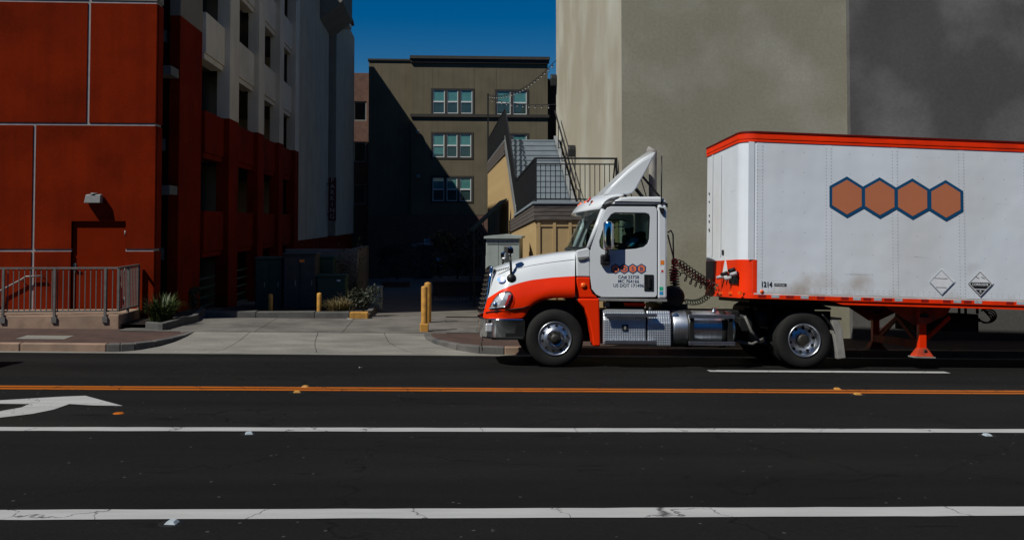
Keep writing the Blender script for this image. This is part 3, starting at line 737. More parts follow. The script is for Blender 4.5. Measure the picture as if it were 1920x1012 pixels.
brk = thing('brick_building', 'dark brick building with three tall windows squeezed behind the garage', 'building')
YBK = 77.0
bx0, bx1 = xat(640, YBK), xat(700, YBK); bz1 = zat(670, 137, YBK)
hs2 = [(xat(661, YBK), xat(686, YBK), zat(670, b, YBK), zat(670, a, YBK)) for a, b in ((190, 227), (266, 304), (345, 383))]
mb = MB(); wall_with_holes(mb, bx0, bx1, -3.3, bz1, YBK, YBK + .4, hs2); mb.build('wall', 'dark_brick', brk)
MB().box(bx0, bx1, YBK + 1, YBK + 8, -3.3, bz1 - .02).build('core', 'interior_dark', brk)
for h in hs2:
    wo = MB().box(h[0], h[1], YBK + .1, YBK + .106, h[2], h[3]).build('window', 'window_glass', brk)
    MB().box(h[0], h[0] + .1, YBK + .06, YBK + .099, h[2], h[3]).box(h[1] - .1, h[1], YBK + .06, YBK + .099, h[2], h[3]).box(h[0] + .1, h[1] - .1, YBK + .06, YBK + .099, h[2], h[2] + .1).box(h[0] + .1, h[1] - .1, YBK + .06, YBK + .099, h[3] - .1, h[3]).build('frame', 'fixture_grey', wo)
brn = thing('brown_building', 'brown building sliver between the taupe block and the beige building', 'building')
YW = 80.0
MB().box(xat(1024, YW), xat(1075, YW), YW, YW + 8, -3.4, zat(1034, 152, YW)).build('wall', 'brown_wall', brn)
MB().box(xat(1024, YW), xat(1075, YW), YW - .3, YW - .001, zat(1034, 156, YW), zat(1034, 149, YW)).build('cornice', 'dark_trim', brn)

# ------------------------------------------------------------------ beige stucco building on the right
YR = 22.0; XRB = xat(1166.5, YR); XRD = xat(1597, YR - .17); YRE = atX(1043, 300, XRB).y; ZR = ZC + 12.5
bei = thing('stucco_building', 'tall windowless beige stucco building behind the truck', 'building')
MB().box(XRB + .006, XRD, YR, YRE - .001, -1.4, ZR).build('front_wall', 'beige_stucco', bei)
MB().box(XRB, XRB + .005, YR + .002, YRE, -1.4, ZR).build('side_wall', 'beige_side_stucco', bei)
gry = thing('grey_building', 'dark grey stucco building section above the white trailer', 'building')
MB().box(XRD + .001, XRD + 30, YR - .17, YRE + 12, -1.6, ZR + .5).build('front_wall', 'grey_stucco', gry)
MB().box(XRD + .001, XRD + 30, YR - .174, YR - .171, -.4, -.36).build('reveal', 'dark_trim', gry)
# small half-round wall lamps on the alley side
for px, py, h, lab in ((1079, 283, .36, 'dark half round lamp on beige wall above the deck railing'), (1044, 150, .4, 'dark half round lamp high on the corner of the beige wall')):
    p = atX(px, py, XRB); 
    l = thing('wall_lamp', lab, 'lamp', (XRB, p.y, p.z - h / 2), group='half round lamps on the beige wall')
    MB().prism([(-.10, 0), (.10, 0), (.10, h * .6), (.07, h * .87), (0, h), (-.07, h * .87), (-.10, h * .6)], 'x', -.22, -.006).build('shade', 'black_metal', l, bevel=.02)
    MB().box(-.005, -.0005, -.06, .06, .04, h * .5).build('back_plate', 'black_metal', l)
# ================================================================== LEFT LANDING, RAILINGS
YP = 22.62; XPE = -7.12
zl = zat(120, 591, YP)                       # top of the landing
land = thing('door_landing', 'low pinkish concrete landing in front of the red door', 'landing')
MB().box(-24, XPE, YP, YT - .002, -1.0, zl).build('slab', 'pink_concrete', land, bevel=.015)
rl = thing('landing_railing', 'grey metal picket railing along the door landing', 'railing')
zr1 = zat(120, 502.5, YP); zr0 = zat(120, 583.5, YP)
xe = XPE - .03; ye = YP + .03
MB().bar((-16, ye, zr1), (xe, ye, zr1), .05, .04).build('top_rail', 'rail_grey', rl)
MB().bar((-16, ye, zr0), (xe, ye, zr0), .04, .035).build('bottom_rail', 'rail_grey', rl)
MB().bar((xe, ye + .026, zr1), (xe, YT - .06, zr1), .05, .04).build('top_rail', 'rail_grey', rl)
MB().bar((xe, ye + .026, zr0), (xe, YT - .06, zr0), .04, .035).build('bottom_rail', 'rail_grey', rl)
posts = [xat(px, YP) for px in (8, 104, 199)]
posts += [posts[0] - (posts[1] - posts[0]) * k for k in (1, 2, 3)]
for x in posts:
    p = MB().box(x - .025, x + .025, YP - .028, YP + .022, zl - .14, zr1 - .021).build('post', 'rail_grey', rl)
    MB().box(x - .055, x + .055, YP - .034, YP - .001, zl - .16, zl - .03).build('base_plate', 'rail_grey', p)
for y in (ye + .0, (ye + YT) / 2 - .1, YT - .08): MB().box(xe - .02, xe + .03, y - .025, y + .025, zl - .14 if y > ye + .1 else zr0, zr1 - .021).build('post', 'rail_grey', rl)
pk = MB().box(-.009, .009, -.009, .009, zr0 + .018, zr1 - .021).build('picket', 'rail_grey', rl, loc=(xe - .12, ye, 0))
x = xe - .24
while x > -14.5: share(pk, 'picket', rl, (x, ye, 0)); x -= .118
y = ye + .13
while y < YT - .12: share(pk, 'picket', rl, (xe, y, 0)); y += .118
hr = thing('wall_handrail', 'bent grey handrail fixed to the red wall left of the door', 'handrail')
hp = [(-3, 560), (0, 545), (40, 524), (48, 518.5), (78, 517)]
pts = [atY(px, py, YT - .09) for px, py in hp]; first = pts[0]; pts = [first + Vector((-2.2, 0, -.9))] + pts
MB().tube(pts, .021, 8).build('rail', 'fixture_grey', hr)
for p in (pts[3], pts[-1]): MB().cyl((p.x, YT - .09, p.z), (p.x, YT - .002, p.z - .03), .012, n=8).build('bracket', 'fixture_grey', hr)
# wall pack lamp over the door
p = atY(179, 372, YT); 
wl = thing('wall_light', 'square grey wall light above the red door', 'lamp', (p.x, YT, p.z))
MB().prism([(-.17, -.11), (.17, -.11), (.17, .05), (.13, .10), (-.13, .10), (-.17, .05)], 'y', -.03, -.001).build('back_plate', 'fixture_grey', wl)
MB().add([(-.2, -.20, -.11), (.17, -.20, -.11), (.17, -.031, -.11), (-.2, -.031, -.11), (-.17, -.17, .08), (.17, -.17, .08), (.17, -.031, .10), (-.17, -.031, .10)],
         [(0,1,5,4),(1,2,6,5),(4,5,6,7),(3,0,4,7),(0,3,2,1),(2,3,7,6)]).build('housing', 'fixture_grey', wl, bevel=.01)
MB().cyl((0, -.1, .09), (0, -.1, .125), .09, .07, n=16).build('cap', 'fixture_grey', wl)

# ================================================================== PLANTERS
def foliage_blades(n, rad, h, lean, w, seed, base=(0, 0, 0), segs=4, spread=.3):
    rnd = random.Random(seed); mb = MB()
    for _ in range(n):
        a = rnd.uniform(0, 2*math.pi); r0 = rad * spread * math.sqrt(rnd.random()); hh = h * rnd.uniform(.55, 1.1); ln = lean * rnd.uniform(.3, 1.15)
        bx, by = base[0] + r0*math.cos(a), base[1] + r0*math.sin(a); a += rnd.uniform(-.5, .5)
        dx, dy = math.cos(a), math.sin(a); px, py = -dy, dx; vs = []
        for k in range(segs + 1):
            t = k / segs; out = ln * t ** 1.6; z = hh * (t * 1.25 - .55 * (ln / max(lean, .01)) * t ** 2.6); ww = w * (1 - t ** 2) * (.6 + .4 * min(1, t * 4)) + .001
            for sgn in (-1, 1): vs.append((bx + dx*out + px*ww*sgn, by + dy*out + py*ww*sgn, base[2] + max(z, 0.01)))
        mb.add(vs, [(2*k, 2*k+1, 2*k+3, 2*k+2) for k in range(segs)], True)
    return mb
def foliage_leaves(n, rx, ry, rz, leaf, seed, base=(0, 0, 0)):
    rnd = random.Random(seed); mb = MB()
    clumps = [(rnd.uniform(-1, 1) * rx * .7, rnd.uniform(-1, 1) * ry * .7, rnd.uniform(.25, 1) * rz, rnd.uniform(.25, .5)) for _ in range(14)]
    for _ in range(n):
        cx, cy, cz, cr = rnd.choice(clumps)
        v = Vector((rnd.gauss(0, 1), rnd.gauss(0, 1), rnd.gauss(0, 1))).normalized() * rnd.random() ** .4 * cr
        p = Vector((cx + v.x * rx, cy + v.y * ry, max(.02, cz + v.z * rz * .7))) + Vector(base)
        d = Vector((rnd.gauss(0, 1), rnd.gauss(0, 1), rnd.gauss(.4, 1))).normalized(); u = d.orthogonal().normalized(); s = leaf * rnd.uniform(.6, 1.3)
        mb.add([p - d*s*.5, p + u*s*.28, p + d*s*.6, p - u*s*.28], [(0, 1, 2, 3)])
    return mb
def plant(name, label, loc, mb, m, stem=None, extra=None):
    o = thing(name, label, 'plant', loc); mb.build('foliage', m, o, norm=False)
    if stem: stem.build('stem', 'bark', o)
    return o
# corner bed beside the landing
g = atG(300, 618, walk_z)
bedL = thing('planter_bed', 'corner planting bed with low concrete kerb beside the landing', 'planter')
bl = [atG(px, py, walk_z) for px, py in ((272, 616), (305, 619), (370, 602), (384, 588))]
for a, b in zip(bl, bl[1:]):
    d = (b - a); d.z = 0; d.normalize(); n_ = Vector((-d.y, d.x, 0)) * .13
    P = [a + d*.003, b - d*.003, b - d*.003 + n_, a + d*.003 + n_]
    MB().add([(q.x, q.y, walk_z(q.x, q.y) - .1) for q in P] + [(q.x, q.y, walk_z(q.x, q.y) + .15) for q in P], [(0,3,2,1),(4,5,6,7),(0,1,5,4),(1,2,6,5),(2,3,7,6),(3,0,4,7)]).build('kerb_stone', 'planter_concrete', bedL, bevel=.012)
MB().add([(bl[0].x, bl[0].y + .1, 0), (bl[1].x, bl[1].y + .1, 0), (bl[2].x, bl[2].y + .1, 0), (bl[3].x, bl[3].y, 0), (XG, bl[3].y, 0), (XTR, YT + .1, 0), (XPE, YT, 0), (XPE, bl[0].y + .1, 0)][:8], [list(range(8))]).build('soil', 'soil', bedL, loc=(0, 0, walk_z(-6.5, 23) + .09))
p = atG(296, 612, walk_z)
plant('strap_leaf_plant', 'bright green strap leaf clump beside the landing railing', (p.x - .05, p.y + .42, p.z + .06), foliage_blades(420, .8, .62, .42, .012, 3), 'leaf_green')
p = atG(360, 590, walk_z)
plant('dark_shrub', 'small dark shrub against the red garage column', (p.x - .2, p.y + .35, p.z + .05), foliage_leaves(900, .35, .3, .6, .07, 5), 'bush_green', MB().tube([(0, 0, 0), (.02, 0, .2), (.05, .02, .4)], .02))

# long bed with kerb, bollards and utility boxes
YK = 25.35
bedR = thing('planter_kerb', 'long grey concrete kerb of the shaded planting bed with a yellow painted end', 'kerb')
ks = [(384, 588.5, 600.5), (480, 587, 599), (590, 587, 598.5), (655, 588, 598)]
xs_ = [xat(q[0], YK, 594) for q in ks] + [xat(690, YK, 594)]
for i in range(4):
    x0, x1 = xs_[i], xs_[i+1]
    MB().box(x0 + .004, x1 - .004, YK, YK + .3, walk_z((x0+x1)/2, YK) - .15, walk_z((x0+x1)/2, YK) + .155).build('kerb_stone', 'planter_concrete' if i < 3 else 'kerb_yellow', bedR, bevel=.015)
tag(sheet('planting_soil', frange(xs_[0], xs_[4] - .1, 4), [YK + .29, 27, 30], walk_z, 'soil', off=.1), kind='structure')
mb = MB(); mb.box(xs_[4] - .14, xs_[4], YK + .305, 29.5, walk_z(-2, 27) - .2, walk_z(-2, 27) + .12).build('kerb_stone', 'planter_concrete', bedR)
def bollard(px, py0, py1, Y, r, label, base=0.0, grp=None):
    p = atY(px, py1, Y); q = atY(px, py0, Y); h = q.z - p.z
    o = thing('bollard', label, 'bollard', (p.x, Y, p.z), group=grp)
    MB().lathe([(r, 0), (r, h - r * .7), (r * .88, h - r * .3), (r * .55, h - .02), (0, h)], (0, 0, 0), 'z', 20).build('post', 'bollard_yellow', o)
    if base: MB().box(-r * 1.35, r * 1.35, -r * 1.35, r * 1.35, -.12, base).build('base', 'bollard_yellow', o, bevel=.02)
    return o
bollard(507, 550, 589, YK + .75, .058, 'shaded yellow bollard at the left of the planting bed')
bollard(598.5, 548, 588, YK + .55, .062, 'scuffed yellow bollard in front of the green utility boxes')
p = atG(796, 621, walk_z)
bollard(795.5, 535, 621, p.y, .072, 'tall yellow bollard in the sun at the driveway edge', .18)
p2 = atG(804, 607, walk_z)
bollard(802, 528, 607, p2.y + .3, .085, 'tall yellow bollard standing just behind its neighbour', .0)
# utility boxes in the shade
YU = 27.6
def ubox(name, label, cat, px0, px1, py0, Y, dep, m, parts):
    x0, x1 = xat(px0, Y, 530), xat(px1, Y, 530); z0 = walk_z(x0, Y) + .05; h = zat((px0+px1)/2, py0, Y) - z0; w = x1 - x0
    o = thing(name, label, cat, (x0, Y, z0))
    MB().box(0, w, 0, dep, 0, h).build('body', m, o, bevel=.02); parts(o, w, h, dep); return o
def dress(o, w, h, d, door=2, m='utility_dark'):
    MB().box(-.03, w + .03, -.04, d + .02, h + .001, h + .05).build('lid', m, o, bevel=.01)
    for k in range(door):
        a = w * k / door + .03; b = w * (k + 1) / door - .03
        dd = MB().box(a, b, -.022, -.001, .08, h - .06).build('door', m, o, bevel=.006)
        MB().box(b - .09, b - .06, -.05, -.023, h * .45, h * .55).build('handle', 'fixture_grey', dd)
ubox('utility_cabinet', 'tall dark utility cabinet with a small yellow sticker', 'cabinet', 531, 592, 478, YU, .9, 'utility_dark',
     lambda o, w, h, d: (dress(o, w, h, d), MB().box(w*.5, w*.5 + .13, -.032, -.0225, h - .2, h - .12).build('sticker', 'label_orange', o)))
ubox('green_cabinet', 'dark green utility cabinet left of the taller grey one', 'cabinet', 478, 529, 486, YU + .2, .9, 'utility_green', lambda o, w, h, d: dress(o, w, h, d, 2, 'utility_green'))
ubox('green_box', 'low dark green utility box behind the ornamental grass', 'cabinet', 594, 648, 519, YU, .8, 'utility_green',
     lambda o, w, h, d: (dress(o, w, h, d, 1, 'utility_green'), MB().box(w*.7, w*.82, -.032, -.0225, h - .12, h - .08).build('sticker', 'label_white', o)))
ubox('green_cabinet', 'upright green cabinet rising behind the low green box', 'cabinet', 592, 626, 484, YU + 1.0, .7, 'utility_green', lambda o, w, h, d: dress(o, w, h, d, 1, 'utility_green'))
ubox('pedestal_box', 'small pale grey utility pedestal at the right of the planting bed', 'cabinet', 690, 716, 539, 28.6, .35, 'galvanised',
     lambda o, w, h, d: (MB().box(.03, w - .03, -.015, -.001, .05, h - .12).build('door', 'galvanised', o), MB().box(-.02, w + .02, -.02, d + .02, h + .001, h + .03).build('lid', 'galvanised', o)))
x0, x1 = xat(534, 29.6), xat(671, 29.6); 
enc = thing('enclosure_wall', 'grey stucco enclosure wall behind the green utility boxes', 'wall')
MB().box(x0, x1, 29.6, 29.85, -1, zat(600, 467, 29.6)).build('wall', 'grey_stucco', enc, bevel=.02)
MB().box(x1 - .25, x1, 29.851, 34, -1, zat(600, 467, 29.6)).build('wall', 'grey_stucco', enc, bevel=.02)
p = atG(632, 590, walk_z)
plant('ornamental_grass', 'straw coloured ornamental grass tuft behind the kerb', (xat(632, YK + .6, 580), YK + .6, walk_z(-3, YK) + .1), foliage_blades(520, .5, .34, .3, .006, 11, spread=.5), 'grass_straw')
plant('arching_grass', 'loose green grass with long arching stems by the yellow kerb end', (xat(655, YK + .9, 580), YK + .9, walk_z(-3, YK) + .1), foliage_blades(34, .4, .5, .75, .005, 12, segs=7), 'grass_straw')
plant('rounded_bush', 'dark olive bush at the end of the planting bed', (xat(681, YK + .95, 580), YK + .95, walk_z(-2, YK) + .1), foliage_leaves(1500, .5, .4, .55, .06, 13), 'bush_green', MB().tube([(0, 0, 0), (.03, 0, .2), (.0, .05, .4)], .02))
plant('thin_shrub', 'tall thin twiggy shrub against the enclosure wall', (xat(655, 28.9, 520), 28.9, walk_z(-3, 28.9)), foliage_leaves(700, .45, .25, 1.7, .06, 14), 'bush_green',
      MB().tube([(0, 0, 0), (.06, 0, .7), (-.02, .03, 1.5)], .015).tube([(.05, 0, .3), (.25, .02, 1.0), (.3, 0, 1.6)], .011).tube([(0, 0, .2), (-.25, .02, .9), (-.3, 0, 1.5)], .011))
# low black fence and brick planter deeper in the alley
YLF = 33.5
fx0, fx1 = xat(806, YLF, 570), xat(905, YLF, 570); zf = walk_z(.5, YLF)
lf = thing('low_fence', 'low black picket fence in the shade of the alley', 'fence')
hf = zat(850, 557, YLF) - zf
MB().bar((fx0, YLF, zf + hf), (fx1, YLF, zf + hf), .04, .04).build('top_rail', 'rail_grey', lf); MB().bar((fx0, YLF, zf + .08), (fx1, YLF, zf + .08), .04, .04).build('bottom_rail', 'rail_grey', lf)
pk2 = MB().box(-.012, .012, -.012, .012, zf + .1, zf + hf - .02).build('picket', 'rail_grey', lf, loc=(fx0, YLF, 0))
for k in range(1, int((fx1 - fx0) / .11)): share(pk2, 'picket', lf, (fx0 + k * .11, YLF, 0))
for k, (a, b, yy, top) in enumerate(((812, 905, 40, 531), (716, 768, 52, 531))):
    bp_ = thing('brick_planter', ('dark brick planter wall behind the low picket fence', 'dark brick planter wall left of the entrance path')[k], 'planter', group='brick planters in the alley')
    X0, X1 = xat(a, yy, 540), xat(b, yy, 540); MB().box(X0, X1, yy, yy + 3.5, -2.6, zat(a, top, yy)).build('wall', 'dark_brick', bp_)
    MB().box(X0 - .05, X1 + .05, yy - .05, yy + 3.55, zat(a, top, yy) + .001, zat(a, top, yy) + .09).build('coping', 'planter_concrete', bp_)
    plant('planter_shrub', ('leafy shrub growing in the planter behind the picket fence', 'leafy shrub in the planter left of the entrance path')[k], ((X0 + X1) / 2, yy + 1.7, zat(a, top, yy) + .09), foliage_leaves(1600, 1.4, .8, 1.7, .14, 20 + k), 'bush_green',
          MB().tube([(0, 0, 0), (.1, 0, .7), (0, .1, 1.3)], .04))

# ================================================================== GREY ELECTRICAL CABINET
YC = 22.75
xa = xat(912, YC, 520); xb = xat(974, YC, 520); zc0 = walk_z(xa, YC) + .14; hc = zat(940, 447, YC) - zc0; wc = xb - xa
ec = thing('electrical_cabinet', 'tall pale grey green electrical cabinet behind the truck hood', 'cabinet', (xa, YC, zc0), (0, 0, R(-9)))
MB().box(0, wc, 0, 1.0, 0, hc).build('body', 'galvanised', ec, bevel=.01)
MB().prism([(-.05, hc + .001), (wc + .05, hc + .001), (wc + .05, hc + .05), (wc / 2, hc + .09), (-.05, hc + .05)], 'y', -.06, 1.05).build('roof', 'galvanised', ec)
MB().box(.36 * wc, .36 * wc + .006, -.004, .0, .05, hc - .08).box(0.02, wc - .02, -.006, -.0005, hc - .14, hc - .12).build('seam', 'utility_dark', ec)
v = MB().box(.52 * wc, .74 * wc, -.012, -.001, hc - .52, hc - .16).build('vent', 'fixture_grey', ec)
for k in range(8): MB().box(.54 * wc, .72 * wc, -.02, -.0125, hc - .50 + k * .04, hc - .48 + k * .04).build('louvre', 'utility_dark', v)
for k in range(7): MB().cyl((.06 + k * (wc - .12) / 6, -.01, hc - .07), (.06 + k * (wc - .12) / 6, -.001, hc - .07), .013, n=8).build('bolt', 'utility_dark', ec)
for k in range(3):
    dd = MB().box(-.015, -.001, .04 + k * .32, .33 + k * .32, .06, hc - .1).build('side_panel', 'galvanised', ec); MB().box(-.03, -.0155, .06 + k * .32, .1 + k * .32, hc * .3, hc * .8).build('handle', 'fixture_grey', dd)
MB().box(-.22, wc + .2, -.28, 1.3, -.4, -.002).build('pad', 'apron_concrete', ec, bevel=.015)

# ================================================================== TAN STAIR BUILDING
XS = 2.1; YD = 22.35; XE = XRB - .02
tan = thing('tan_stair_block', 'tan sided block under the outside stairs with grey plank fascia', 'building')
zd = zat(1060, 382, YD); zfb = zat(1060, 413, YD)      # deck level, foot of the fascia
YSB, YST = 28.4, 33.3; zu = zd + 2.32; YUE = 46.0; DR = .27      # the deck falls a little towards the stairs
def dk(y): return -DR * (y - YD) / (YSB - YD)
MB().prism([(YD + .01, -1.3), (YSB, -1.3), (YSB, zfb - DR), (YD + .01, zfb)], 'x', XS + .01, XE - .002).build('wall', 'tan_siding', tan)
MB().prism([(YSB + .002, -2.4), (YUE, -2.4), (YUE, zu - .5), (YST, zu - .5), (YSB + .002, zfb - DR)], 'x', XS + .01, XE - .002).build('wall', 'tan_siding', tan)
# battens on the street face, ribs on the side
for k in range(6):
    x = XS + .03 + k * (XE - XS - .1) / 5; MB().box(x, x + .07, YD - .02, YD + .009, -1.25, zfb).build('batten', 'tan_siding', tan)
for z in (zfb - .1, zfb - .75): MB().box(XS + .01, XE, YD - .012, YD + .0085, z - .04, z).build('rail', 'tan_siding', tan)
rib = MB().prism([(-.035, 0), (.035, 0), (.02, .03), (-.02, .03)], 'z', -1.28, zfb - .02).build('rib', 'tan_siding', tan, loc=(XS + .0095, YD + .1, 0)); rib.rotation_euler = (0, 0, R(90))
y = YD + .26
while y < YSB - .1: share(rib, 'rib', tan, (XS + .0095, y, dk(y)), (0, 0, R(90))); y += .16
while y < YUE - .2: share(rib, 'rib', tan, (XS + .0095, y, zu - .5 - zfb if y > YST else (y - YSB) / (YST - YSB) * (zu - .5 - zfb) - .05), (0, 0, R(90))); y += .2
# plank fascia: four boards round the deck
bh = (zd - zfb) / 4
for k in range(4):
    z0 = zfb + k * bh + .006; z1 = zfb + (k + 1) * bh - .006
    MB().box(XS - .05, XE, YD - .05, YD - .021, z0, z1).build('plank', 'weathered_wood', tan, bevel=.004)
    MB().prism([(YD - .0205, z0), (YSB + 2.2, z0 + dk(YSB + 2.2)), (YSB + 2.2, z1 + dk(YSB + 2.2)), (YD - .0205, z1)], 'x', XS - .05, XS - .012).build('plank', 'weathered_wood', tan)
    MB().box(XS - .05, XS - .012, YST, YUE, zu - .5 + k * .12 + .006, zu - .5 + (k + 1) * .12 - .006).build('plank', 'weathered_wood', tan, bevel=.004)
st = thing('outside_staircase', 'grey steel outside staircase with black railings climbing to an upper walkway', 'staircase')
MB().prism([(YD - .08, zd + .001), (YSB, zd + .001 - DR), (YSB, zd + .05 - DR), (YD - .08, zd + .05)], 'x', XS - .08, XE - .001).build('deck', 'tread_grey', st)
NT = 14; rise = (zu - zd + DR - .05) / NT; run = (YST - YSB) / NT
for k in range(NT):
    y = YSB + k * run; z = zd - DR + .05 + (k + 1) * rise
    MB().box(XS + .12, XE - .25, y, y + run + .02, z - .045, z).build('tread', 'tread_grey', st)
    MB().box(XS + .12, XE - .25, y + .012, y + .03, z - rise + .001, z - .046).build('riser', 'tread_grey', st)
MB().box(XS - .02, XE - .001, YST + .021, YUE, zu - .02, zu + .03).build('landing', 'tread_grey', st)
for x0, x1 in ((XS - .02, XS + .11), (XE - .24, XE - .12)):
    MB().prism([(YSB - .25, zd - .22 - DR), (YSB - .25, zd + .18 - DR), (YST, zu + .16), (YST, zu - .28)], 'x', x0, x1).build('stringer', 'stringer_grey', st)
zr = zat(1060, 297, YD) ; hh = zr - zd
# front guard of the deck
MB().bar((XS, YD, zr), (XE - .02, YD, zr), .045, .04).build('top_rail', 'black_metal', st)
MB().bar((XS, YD, zr - .13), (XE - .02, YD, zr - .13), .03, .03).build('rail', 'black_metal', st)
MB().bar((XS, YD, zd + .10), (XE - .02, YD, zd + .10), .03, .03).build('rail', 'black_metal', st)
for x in (XS, XE - .04): MB().bar((x, YD, zd + .05), (x, YD, zr - .021), .045, .045).build('post', 'black_metal', st)
MB().bar((XE - .06, YD + .03, zr - .02), (XE - .06, YD + .6, zd + .1), .03, .03).build('brace', 'black_metal', st)
n = int((XE - XS) / .112)
pk3 = MB().box(-.008, .008, -.008, .008, zd + .116, zr - .146).build('picket', 'black_metal', st, loc=(XS + .11, YD, 0))
for k in range(2, n): share(pk3, 'picket', st, (XS + k * .112 - .0, YD, 0))
# side guards: closely set flat bars, seen almost edge on
def side_guard(x, ya, za, yb, zb_, h, step_=.11):
    MB().bar((x, ya, za + h), (x, yb, zb_ + h), .045, .04).build('top_rail', 'black_metal', st)
    MB().bar((x, ya, za + .09), (x, yb, zb_ + .09), .03, .03).build('rail', 'black_metal', st)
    src = None; nn = int((yb - ya) / step_)
    for k in range(1, nn):
        t = k / nn; y = ya + (yb - ya) * t; z = za + (zb_ - za) * t
        if src is None: src = MB().box(-.012, .012, -.02, .02, .1, h - .02).build('picket', 'black_metal', st, loc=(x, y, z))
        else: share(src, 'picket', st, (x, y, z))
side_guard(XS, YD + .03, zd + .02, YSB, zd + .02 - DR, hh - .02)
side_guard(XS, YSB + .01, zd + .05 - DR, YST, zu, 1.05)
side_guard(XS, YST + .02, zu, YUE, zu, 1.05, .09)
side_guard(XE - .2, YSB, zd + .05 - DR, YST, zu, 1.0, .9)
# looped handrail end beside the wall
e0 = Vector((XE - .2, YSB, zd + 1.05 - DR))
MB().tube([e0, e0 + Vector((0, -.6, -.28)), e0 + Vector((0, -.95, -.3)), e0 + Vector((0, -.95, -.55)), e0 + Vector((.0, -1.3, -.55)), e0 + Vector((0, -1.5, -1.0))], .022, 6).build('handrail', 'black_metal', st)
MB().bar((XS, YUE - .05, zu), (XS, YUE - .05, zu + 3.2), .07, .07).build('light_pole', 'black_metal', st)
# sloping dark awning on the alley side of the tan block
aw = thing('side_awning', 'dark sloping awning frame on the alley side of the tan block', 'awning')
yw = 31.5; A = atX(935, 378, XS - .02); za_ = A.z
xo = xat(886, yw, 430); zo = zat(886, 432, yw)
MB().add([(XS - .06, yw, za_), (XS - .06, yw + 4, za_), (xo, yw + 4, zo), (xo, yw, zo), (XS - .06, yw, za_ - .06), (XS - .06, yw + 4, za_ - .06), (xo, yw + 4, zo - .06), (xo, yw, zo - .06)],
         [(0,1,2,3),(7,6,5,4),(0,3,7,4),(3,2,6,7),(2,1,5,6),(1,0,4,5)]).build('canopy', 'utility_green', aw)
for y in (yw + .05, yw + 3.9):
    MB().bar((xo + .05, y, walk_z(xo, y)), (xo + .05, y, zo - .06), .06, .06).build('post', 'black_metal', aw)
for k in range(1, 6):
    t = k / 6; x = xo + (XS - .1 - xo) * t; MB().bar((x, yw + .05, zo + (za_ - zo) * t - 1.3), (x, yw + .05, zo + (za_ - zo) * t - .06), .02, .02).build('picket', 'black_metal', aw)
# ------------------------------------------------------------------ string lights
def string(label, a, b, sag, nb):
    o = thing('string_lights', label, 'string lights', a, group='string lights over the alley')
    a = Vector(a); b = Vector(b); P = []
    for k in range(25):
        t = k / 24; q = (b - a) * t; q.z -= sag * 4 * t * (1 - t); P.append(q)
    MB().tube(P, .012, 5).build('cable', 'black_metal', o); src = None
    for k in range(1, nb):
        t = k / nb; q = (b - a) * t; q.z -= sag * 4 * t * (1 - t)
        if src is None:
            src = MB().lathe([(0, -.15), (.022, -.14), (.028, -.11), (.015, -.07)], (0, 0, 0), 'z', 8).build('bulb', 'bulb_white', o, loc=q)
            so_ = MB().cyl((0, 0, -.09), (0, 0, .0), .022, n=8).build('socket', 'black_metal', src)
        else:
            c = share(src, 'bulb', o, q); s2 = so_.copy(); COL.objects.link(s2); s2.parent = c
wa = atX(1043.5, 113, XRB); wb = atX(1043.5, 196, XRB)
string('rising string of bulbs from the walkway pole to the beige wall', (XS, YUE - .05, zu + 3.15), (XRB - .02, YRE - .1, wa.z), .45, 24)
string('lower sagging string of bulbs from the walkway pole to the beige wall', (XS, YUE - .05, zu + 3.0), (XRB - .02, YRE - .1, wb.z), .12, 12)

# ================================================================== ROAD STUDS AND LITTER
def stud(px, py, m, label, size=.1):
    p = atG(px, py, road_z)
    o = thing('road_stud', label, 'road stud', (p.x, p.y, p.z + .004), (0, R(.9), R(random.uniform(-12, 12))), group='raised road studs')
    s = size / 2
    MB().add([(-s, -s, 0), (s, -s, 0), (s, s, 0), (-s, s, 0), (-s*.55, -s*.8, .02), (s*.55, -s*.8, .02), (s*.55, s*.8, .02), (-s*.55, s*.8, .02)], [(0,1,5,4),(1,2,6,5),(2,3,7,6),(3,0,4,7),(4,5,6,7)]).build('body', m, o)
    MB().lathe([(0, .001), (s * 2.1, .001), (s * 2.3, -.003)], (0, 0, 0), 'z', 14).build('bitumen_pad', 'chassis_black', o)
stud(322, 981, 'reflect_white', 'white road stud beside the nearest white line', .085)
stud(467, 813.5, 'reflect_white', 'white road stud under the second white line', .085)
stud(1851, 816.5, 'reflect_white', 'white road stud near the right edge of the photo', .085)
stud(1570, 729.8, 'bollard_yellow', 'yellow road stud on the far side of the double yellow line below the rear wheel', .1)
stud(1608, 739.5, 'bollard_yellow', 'yellow road stud on the near side of the double yellow line below the rear wheel', .1)
stud(572, 725.5, 'bollard_yellow', 'yellow road stud on the far side of the double yellow line below the driveway', .1)
stud(557, 735.5, 'bollard_yellow', 'yellow road stud on the near side of the double yellow line below the driveway', .1)
p = atG(222, 775, road_z)
MB_ = MB().lathe([(0, .012), (.05, .009), (.065, 0)], (0, 0, 0), 'z', 16); o = MB_.build('road_dot', 'yellow_road_paint', loc=(p.x, p.y, p.z + .003)); tag(o, 'round ochre road dot right of the painted arrow', 'road stud')
def scrap(px, py, fn, s, label):
    p = atG(px, py, fn); mb = MB(); r = random.Random(px)
    mb.add([(r.uniform(-s, s), r.uniform(-s, s) * .5, r.uniform(.003, .02)) for _ in range(6)], [(0, 1, 2), (1, 2, 3), (2, 3, 4), (3, 4, 5)])
    tag(mb.build('paper_scrap', 'litter_white', loc=(p.x, p.y, p.z + .004)), label, 'litter')
scrap(677, 690, road_z, .05, 'white paper scrap on the asphalt below the driveway')
scrap(655, 598.5, walk_z, .10, 'white paper scrap at the yellow kerb end')
